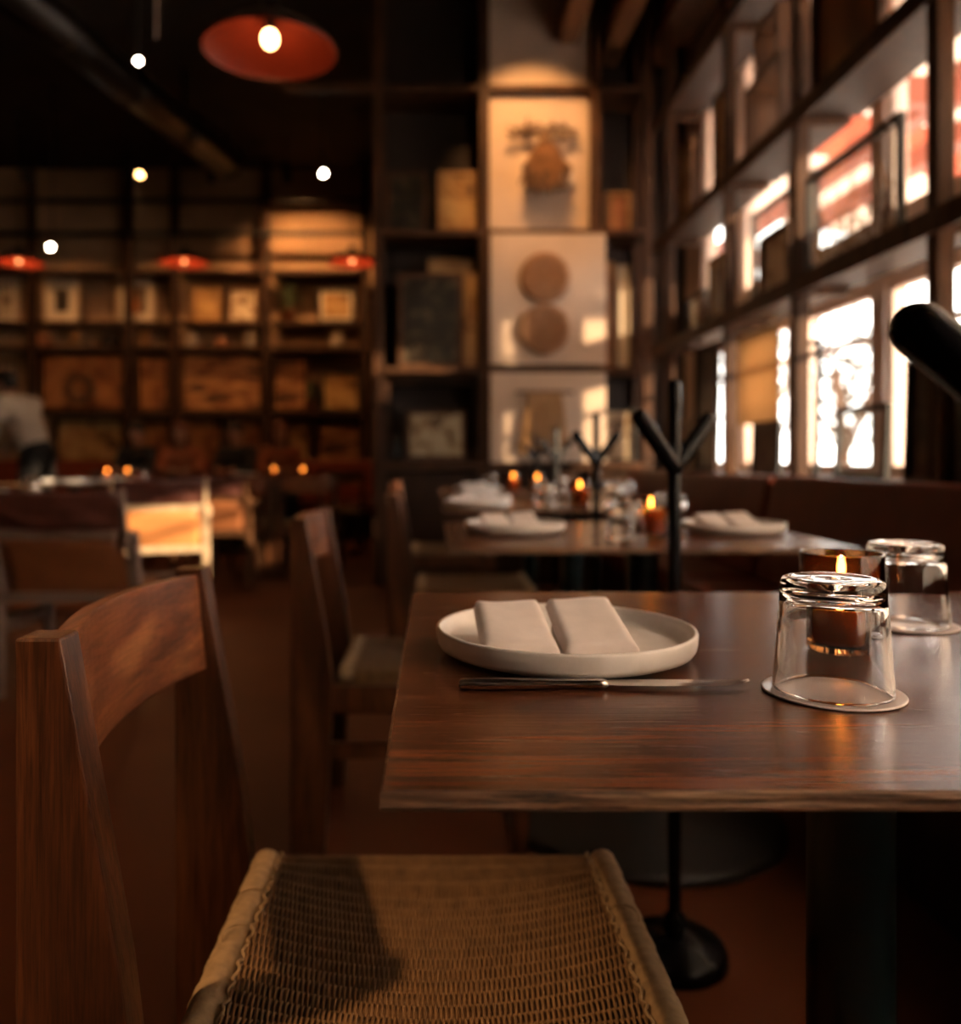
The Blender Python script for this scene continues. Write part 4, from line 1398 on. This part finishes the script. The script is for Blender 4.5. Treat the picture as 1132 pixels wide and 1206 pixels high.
def pendant(label, x, y, rim_z, r, bulb, power, lining=True):
    t = empty('pendant_lamp', (x, y, rim_z), label=label, cat='lamp', group='red lined pendant lamps')
    k = r / 0.25
    prof = [(0.25, 0.0), (0.235, 0.022), (0.20, 0.052), (0.15, 0.082), (0.10, 0.104), (0.055, 0.120), (0.04, 0.135), (0.036, 0.17)]
    out = [(a * k, (c + 0.004) * k) for a, c in prof]
    inn = [((a - 0.002) * k, c * k) for a, c in prof[:-2]]
    MB().lathe(out + [(0.001, 0.172 * k)], 48).build('shade', 'dark_enamel', t, smooth=True)
    MB().lathe(inn + [(0.001, 0.122 * k)], 48).build('shade_lining', 'red_enamel', t, smooth=True)
    MB().tube([(r * math.cos(2 * PI * i / 48), r * math.sin(2 * PI * i / 48), 0.001) for i in range(48)], 0.004 * k, 6, closed=True).build('rim', 'red_enamel', t, smooth=True)
    MB().lathe([(0.001, 0.118 * k), (0.02 * k, 0.118 * k), (0.02 * k, 0.075 * k), (0.001, 0.075 * k)], 18).build('socket', 'soft_black', t, smooth=True)
    MB().ellipsoid((0, 0, 0.045 * k), 0.030 * k, 0.030 * k, 0.036 * k).build('bulb', bulb, t, smooth=True)
    MB().rod((0, 0, 0.17 * k), (0, 0, CEIL - rim_z - 0.002), 0.004, n=6).build('cable', 'soft_black', t)
    MB().lathe([(0.001, CEIL - rim_z), (0.05, CEIL - rim_z), (0.05, CEIL - rim_z - 0.025), (0.001, CEIL - rim_z - 0.03)], 18).build('ceiling_rose', 'soft_black', t, smooth=True)
    if power:
        point_light('lamp_light', (0, 0, 0.005 * k), power, (1.0, 0.45, 0.16), t, 0.03)
    return t


p = at(318, 60, 3.2)
pendant('large red lined pendant lamp nearest the camera, its bulb bare', p.x, p.y, p.z, 0.25, 'bulb_warm', 2.0)
for px, lab in ((22, 'small red pendant lamp at the far left, cut by the edge'), (217, 'small red pendant lamp in the middle of the far room'), (415, 'small red pendant lamp beside the end shelf post')):
    p = at(px, 310, 9.0)
    pendant(lab, p.x, p.y, p.z, 0.25, 'bulb_far', 14)

# ------------------------------------------------------------------ spotlights


def spot_fixture(label, loc, target, lens, power=0, color=(1.0, 0.62, 0.30), angle=50, r=0.05, group='ceiling spotlights', look=None, drop=None):
    """can with a lens, hung from the ceiling by a rod"""
    loc, target = Vector(loc), Vector(target)
    t = empty('ceiling_spotlight', loc, label=label, cat='spotlight', group=group)
    d = (target - loc).normalized()
    MB().tube([-d * 0.13, -d * 0.12, d * 0.0, d * 0.012], [r * 0.7, r, r, r * 1.04], 20, caps=True).build('can', 'soft_black', t, smooth=False)
    if power:
        MB().tube([d * 0.0, d * 0.07, d * 0.071, d * 0.013], [r * 1.05, r * 1.05, r * 0.93, r * 0.93], 20, caps=False).build('hood', 'soft_black', t)
    MB().tube([d * 0.0125, d * 0.018], [r * 0.86, r * 0.80], 20).build('lens', lens, t, smooth=False)
    zt = CEIL - loc.z
    MB().rod((-d.x * 0.07, -d.y * 0.07, -d.z * 0.07), (-d.x * 0.07, -d.y * 0.07, zt - 0.002), 0.008, n=6).build('drop_rod', 'soft_black', t)
    MB().lathe([(0.001, zt), (0.04, zt), (0.04, zt - 0.02), (0.001, zt - 0.02)], 16, (-d.x * 0.07, -d.y * 0.07, 0)).build('ceiling_plate', 'soft_black', t)
    if power:
        spot_light('lamp_light', d * 0.073, d * 1.0, power, color, angle, t, 0.04)
    return t


WARM = (1.0, 0.50, 0.18)
GOLD = (1.0, 0.58, 0.24)
p = at(163, 72, 4.6)
spot_fixture('bright white ceiling spotlight left of the large pendant', p, (0.0, 0.0, 1.2), 'spot_white', 0, r=0.016)
p = at(165, 205, 8.0)
spot_fixture('amber ceiling spotlight under the dark duct', p, p + Vector((0.05, -1, -1.1)), 'spot_amber', 0, r=0.032)
p = at(381, 204, 7.4)
spot_fixture('white ceiling spotlight left of the end shelf post', p, p + Vector((0.2, -1.6, -0.9)), 'spot_white', 0, r=0.024)
p = at(60, 291, 8.4)
spot_fixture('white ceiling spotlight low beside the far left pendant', p, p + Vector((0.3, -1.6, -0.5)), 'spot_white', 0, r=0.026)
p0, p1 = at(172, -130, 4.66), at(166, 66, 4.62)
tag(MB().tube([(p0.x, p0.y, CEIL), p0.lerp(p1, 0.25) + Vector((0.06, 0, 0)), p0.lerp(p1, 0.6) + Vector((0.075, 0, 0)), p0.lerp(p1, 0.9) + Vector((0.08, 0, 0))], 0.009, 8).build('hanging_cable', 'grey_wood', smooth=True), 'thin grey cable hanging from the ceiling beside a white spotlight', 'cable')
# picture lights washing the end wall and the back wall
spot_fixture('ceiling spotlight aimed at the canvas panels of the end wall', (0.50, 5.0, 4.35), (0.74, 6.26, 3.15), 'spot_amber', 210, WARM, 50)
spot_fixture('ceiling spotlight aimed at the woven discs', (0.25, 4.0, 4.3), (0.8, 6.15, 2.0), 'spot_amber', 60, WARM, 40)
for i, (px, pw, lab) in enumerate(((70, 40, 'left'), (180, 45, 'second'), (270, 60, 'third'), (352, 170, 'right'))):
    x = at(px, 0, 10.4).x
    spot_fixture('track spotlight washing the back wall, %s along the row' % ('leftmost' if i == 0 else 'rightmost' if i == 3 else lab), (x, 9.55, 4.1), (x + 0.05, 10.75, 3.0 if i == 3 else 2.35), 'spot_amber', pw, WARM, 100 if i == 3 else 70, group='back wall track spotlights')
# over the seating
spot_fixture('ceiling spotlight aimed from the aisle at the nearest chair', (-1.9, -0.4, 3.1), (-0.24, 0.76, 0.45), 'spot_amber', 220, (1.0, 0.58, 0.27), 15)

# ------------------------------------------------------------------ people


def remesh(o, voxel, smooth_it=6):
    r = o.modifiers.new('surface', 'REMESH')
    r.mode = 'VOXEL'
    r.voxel_size = voxel
    r.use_smooth_shade = True
    s = o.modifiers.new('soften', 'SMOOTH')
    s.factor = 0.5
    s.iterations = smooth_it
    return o


def person(label, J, loc, rz, top, legs, hair, group=None, long_hair=False):
    """J: joints in a local frame facing +X"""
    t = empty('person', loc, rz, label, 'person', group)
    V = {k: Vector(v) for k, v in J.items()}
    b = MB()
    hd, nk, ch, pv = V['head'], V['neck'], V['chest'], V['pelvis']
    fw = V['look'].normalized()
    side = Vector((0, 0, 1)).cross(fw).normalized()
    upv = fw.cross(side)

    def torso(mb, g):
        mb.rod(pv, pv.lerp(ch, 0.45), 0.135 + g, 0.125 + g, 14)
        mb.rod(pv.lerp(ch, 0.45), ch, 0.125 + g, 0.14 + g, 14)
        mb.rod(V['sh_l'], V['sh_r'], 0.062 + g, 0.062 + g, 12)
        mb.rod(ch.lerp(V['sh_l'], 0.4), ch.lerp(V['sh_r'], 0.4), 0.12 + g, 0.12 + g, 12)

    def arms(mb, g, fore=True):
        for s in 'lr':
            mb.rod(V['sh_' + s], V['el_' + s], 0.052 + g, 0.042 + g, 10)
            if fore:
                mb.rod(V['el_' + s], V['ha_' + s], 0.040 + g, 0.028 + g, 10)

    def leg(mb, g):
        for s in 'lr':
            mb.rod(V['hip_' + s], V['kn_' + s], 0.085 + g, 0.06 + g, 12)
            mb.rod(V['kn_' + s], V['an_' + s], 0.058 + g, 0.04 + g, 12)
    torso(b, 0)
    arms(b, 0)
    leg(b, 0)
    b.rod(ch.lerp(nk, 0.6), hd - upv * 0.05, 0.056, 0.052, 12)
    b.ellipsoid(hd + upv * 0.02, 0.088, 0.076, 0.105)
    b.ellipsoid(hd + fw * 0.035 - upv * 0.05, 0.052, 0.05, 0.055)
    b.rod(hd + fw * 0.082 + upv * 0.012, hd + fw * 0.104 - upv * 0.022, 0.009, 0.014, 8)
    for s in (-1, 1):
        b.ellipsoid(hd + side * s * 0.078 - upv * 0.005, 0.018, 0.012, 0.028, 8, 6)
    for s in 'lr':
        a, h = V['el_' + s], V['ha_' + s]
        d = (h - a).normalized()
        q = d.cross(Vector((0, 0, 1))).normalized()
        b.rod(h, h + d * 0.07, 0.030, 0.028, 8)
        for i, (ln, of) in enumerate(((0.062, -0.03), (0.074, -0.01), (0.070, 0.011), (0.052, 0.031))):
            k0 = h + d * 0.085 + q * of
            k1 = k0 + d * ln * 0.55
            b.rod(k0, k1, 0.009, 0.0085, 6)
            b.rod(k1, k1 + (d - Vector((0, 0, 0.7))).normalized() * ln * 0.5, 0.0085, 0.007, 6)
        sgn = 1 if s == 'l' else -1
        b.rod(h + d * 0.02 - q * 0.025 * sgn, h + d * 0.07 - q * 0.065 * sgn, 0.011, 0.009, 6)
        an, to = V['an_' + s], V['to_' + s]
        b.rod(an, to, 0.042, 0.032, 10)
    body = remesh(b.build('body', 'skin', t, smooth=True), 0.009)
    for s in (-1, 1):
        MB().ellipsoid(hd + fw * 0.078 + side * s * 0.03 + upv * 0.015, 0.011, 0.011, 0.011, 10, 8).build('eye', 'white_china', body, smooth=True)
    MB().rod(hd + fw * 0.082 - upv * 0.055 - side * 0.02, hd + fw * 0.082 - upv * 0.055 + side * 0.02, 0.006, n=6).build('mouth', 'cloth_rust', body, smooth=True)
    sm = MB()
    torso(sm, 0.014)
    arms(sm, 0.013)
    remesh(sm.build('shirt', top, t, smooth=True), 0.011)
    tm = MB()
    leg(tm, 0.013)
    tm.rod(pv, pv + (ch - pv) * 0.12, 0.155, 0.152, 14)
    remesh(tm.build('trousers', legs, t, smooth=True), 0.011)
    for s in 'lr':
        sh = MB().rod(V['an_' + s] - Vector((0, 0, 0.02)), V['to_' + s], 0.05, 0.042, 10)
        remesh(sh.build('shoe', 'cloth_black', t, smooth=True), 0.011)
    hm = MB()
    hm.ellipsoid(hd - fw * 0.018 + upv * 0.05, 0.098, 0.088, 0.098)
    hm.ellipsoid(hd - fw * 0.05 + upv * 0.0, 0.07, 0.082, 0.09)
    if long_hair:
        hm.rod(hd - fw * 0.06, hd - fw * 0.085 - Vector((0, 0, 0.24)), 0.075, 0.055, 10)
        for s in (-1, 1):
            hm.rod(hd + side * s * 0.07, hd + side * s * 0.085 - Vector((0, 0, 0.2)), 0.035, 0.028, 8)
    remesh(hm.build('hair', hair, t, smooth=True), 0.011)
    return t


def seated(lean=0.05, reach=0.40):
    return dict(pelvis=(0, 0, 0.60), chest=(lean, 0, 0.90), neck=(lean + 0.02, 0, 1.06), head=(lean + 0.06, 0, 1.19), look=(1, 0, -0.18),
                sh_l=(lean, 0.17, 0.985), sh_r=(lean, -0.17, 0.985), el_l=(lean + 0.16, 0.205, 0.80), el_r=(lean + 0.16, -0.205, 0.80),
                ha_l=(reach, 0.10, 0.80), ha_r=(reach, -0.10, 0.80), hip_l=(0.03, 0.09, 0.565), hip_r=(0.03, -0.09, 0.565),
                kn_l=(0.44, 0.12, 0.52), kn_r=(0.44, -0.12, 0.52), an_l=(0.42, 0.12, 0.09), an_r=(0.42, -0.12, 0.09), to_l=(0.55, 0.13, 0.045), to_r=(0.55, -0.13, 0.045))


DY = 9.42
for px, top, hair, lh, lab in ((166, 'cloth_black', 'hair_dark', False, 'seated person with short dark hair and dark clothes, left of the diners'),
                               (213, 'cloth_rust', 'hair_red', True, 'seated person with long reddish hair and rust top between two dark diners'),
                               (281, 'cloth_black', 'hair_dark', False, 'broad seated person in black under the wide landscape picture'),
                               (329, 'cloth_rust', 'hair_red', True, 'seated person with long reddish hair, rightmost of the diners')):
    person(lab, seated(0.04 if not lh else 0.09), (at(px, 0, DY).x, DY, 0), -PI / 2 + (0.25 if lh else -0.1), top, 'cloth_black', hair, 'diners at the back wall', lh)
wj = dict(pelvis=(0, 0, 0.96), chest=(0.17, 0, 1.34), neck=(0.25, 0, 1.50), head=(0.33, 0, 1.60), look=(1, 0, -0.5),
          sh_l=(0.19, 0.19, 1.42), sh_r=(0.19, -0.19, 1.42), el_l=(0.27, 0.25, 1.15), el_r=(0.27, -0.25, 1.15), ha_l=(0.48, 0.16, 1.02), ha_r=(0.48, -0.16, 1.02),
          hip_l=(0, 0.095, 0.92), hip_r=(0, -0.095, 0.92), kn_l=(0.03, 0.11, 0.50), kn_r=(0.0, -0.11, 0.50), an_l=(-0.02, 0.11, 0.09), an_r=(-0.05, -0.11, 0.09),
          to_l=(0.12, 0.13, 0.045), to_r=(0.09, -0.13, 0.045))
person('standing waiter in a beige shirt bending forward at the left edge', wj, (at(44, 0, 7.6).x, 7.6, 0), PI - 0.25, 'shirt_beige', 'cloth_black', 'hair_dark')
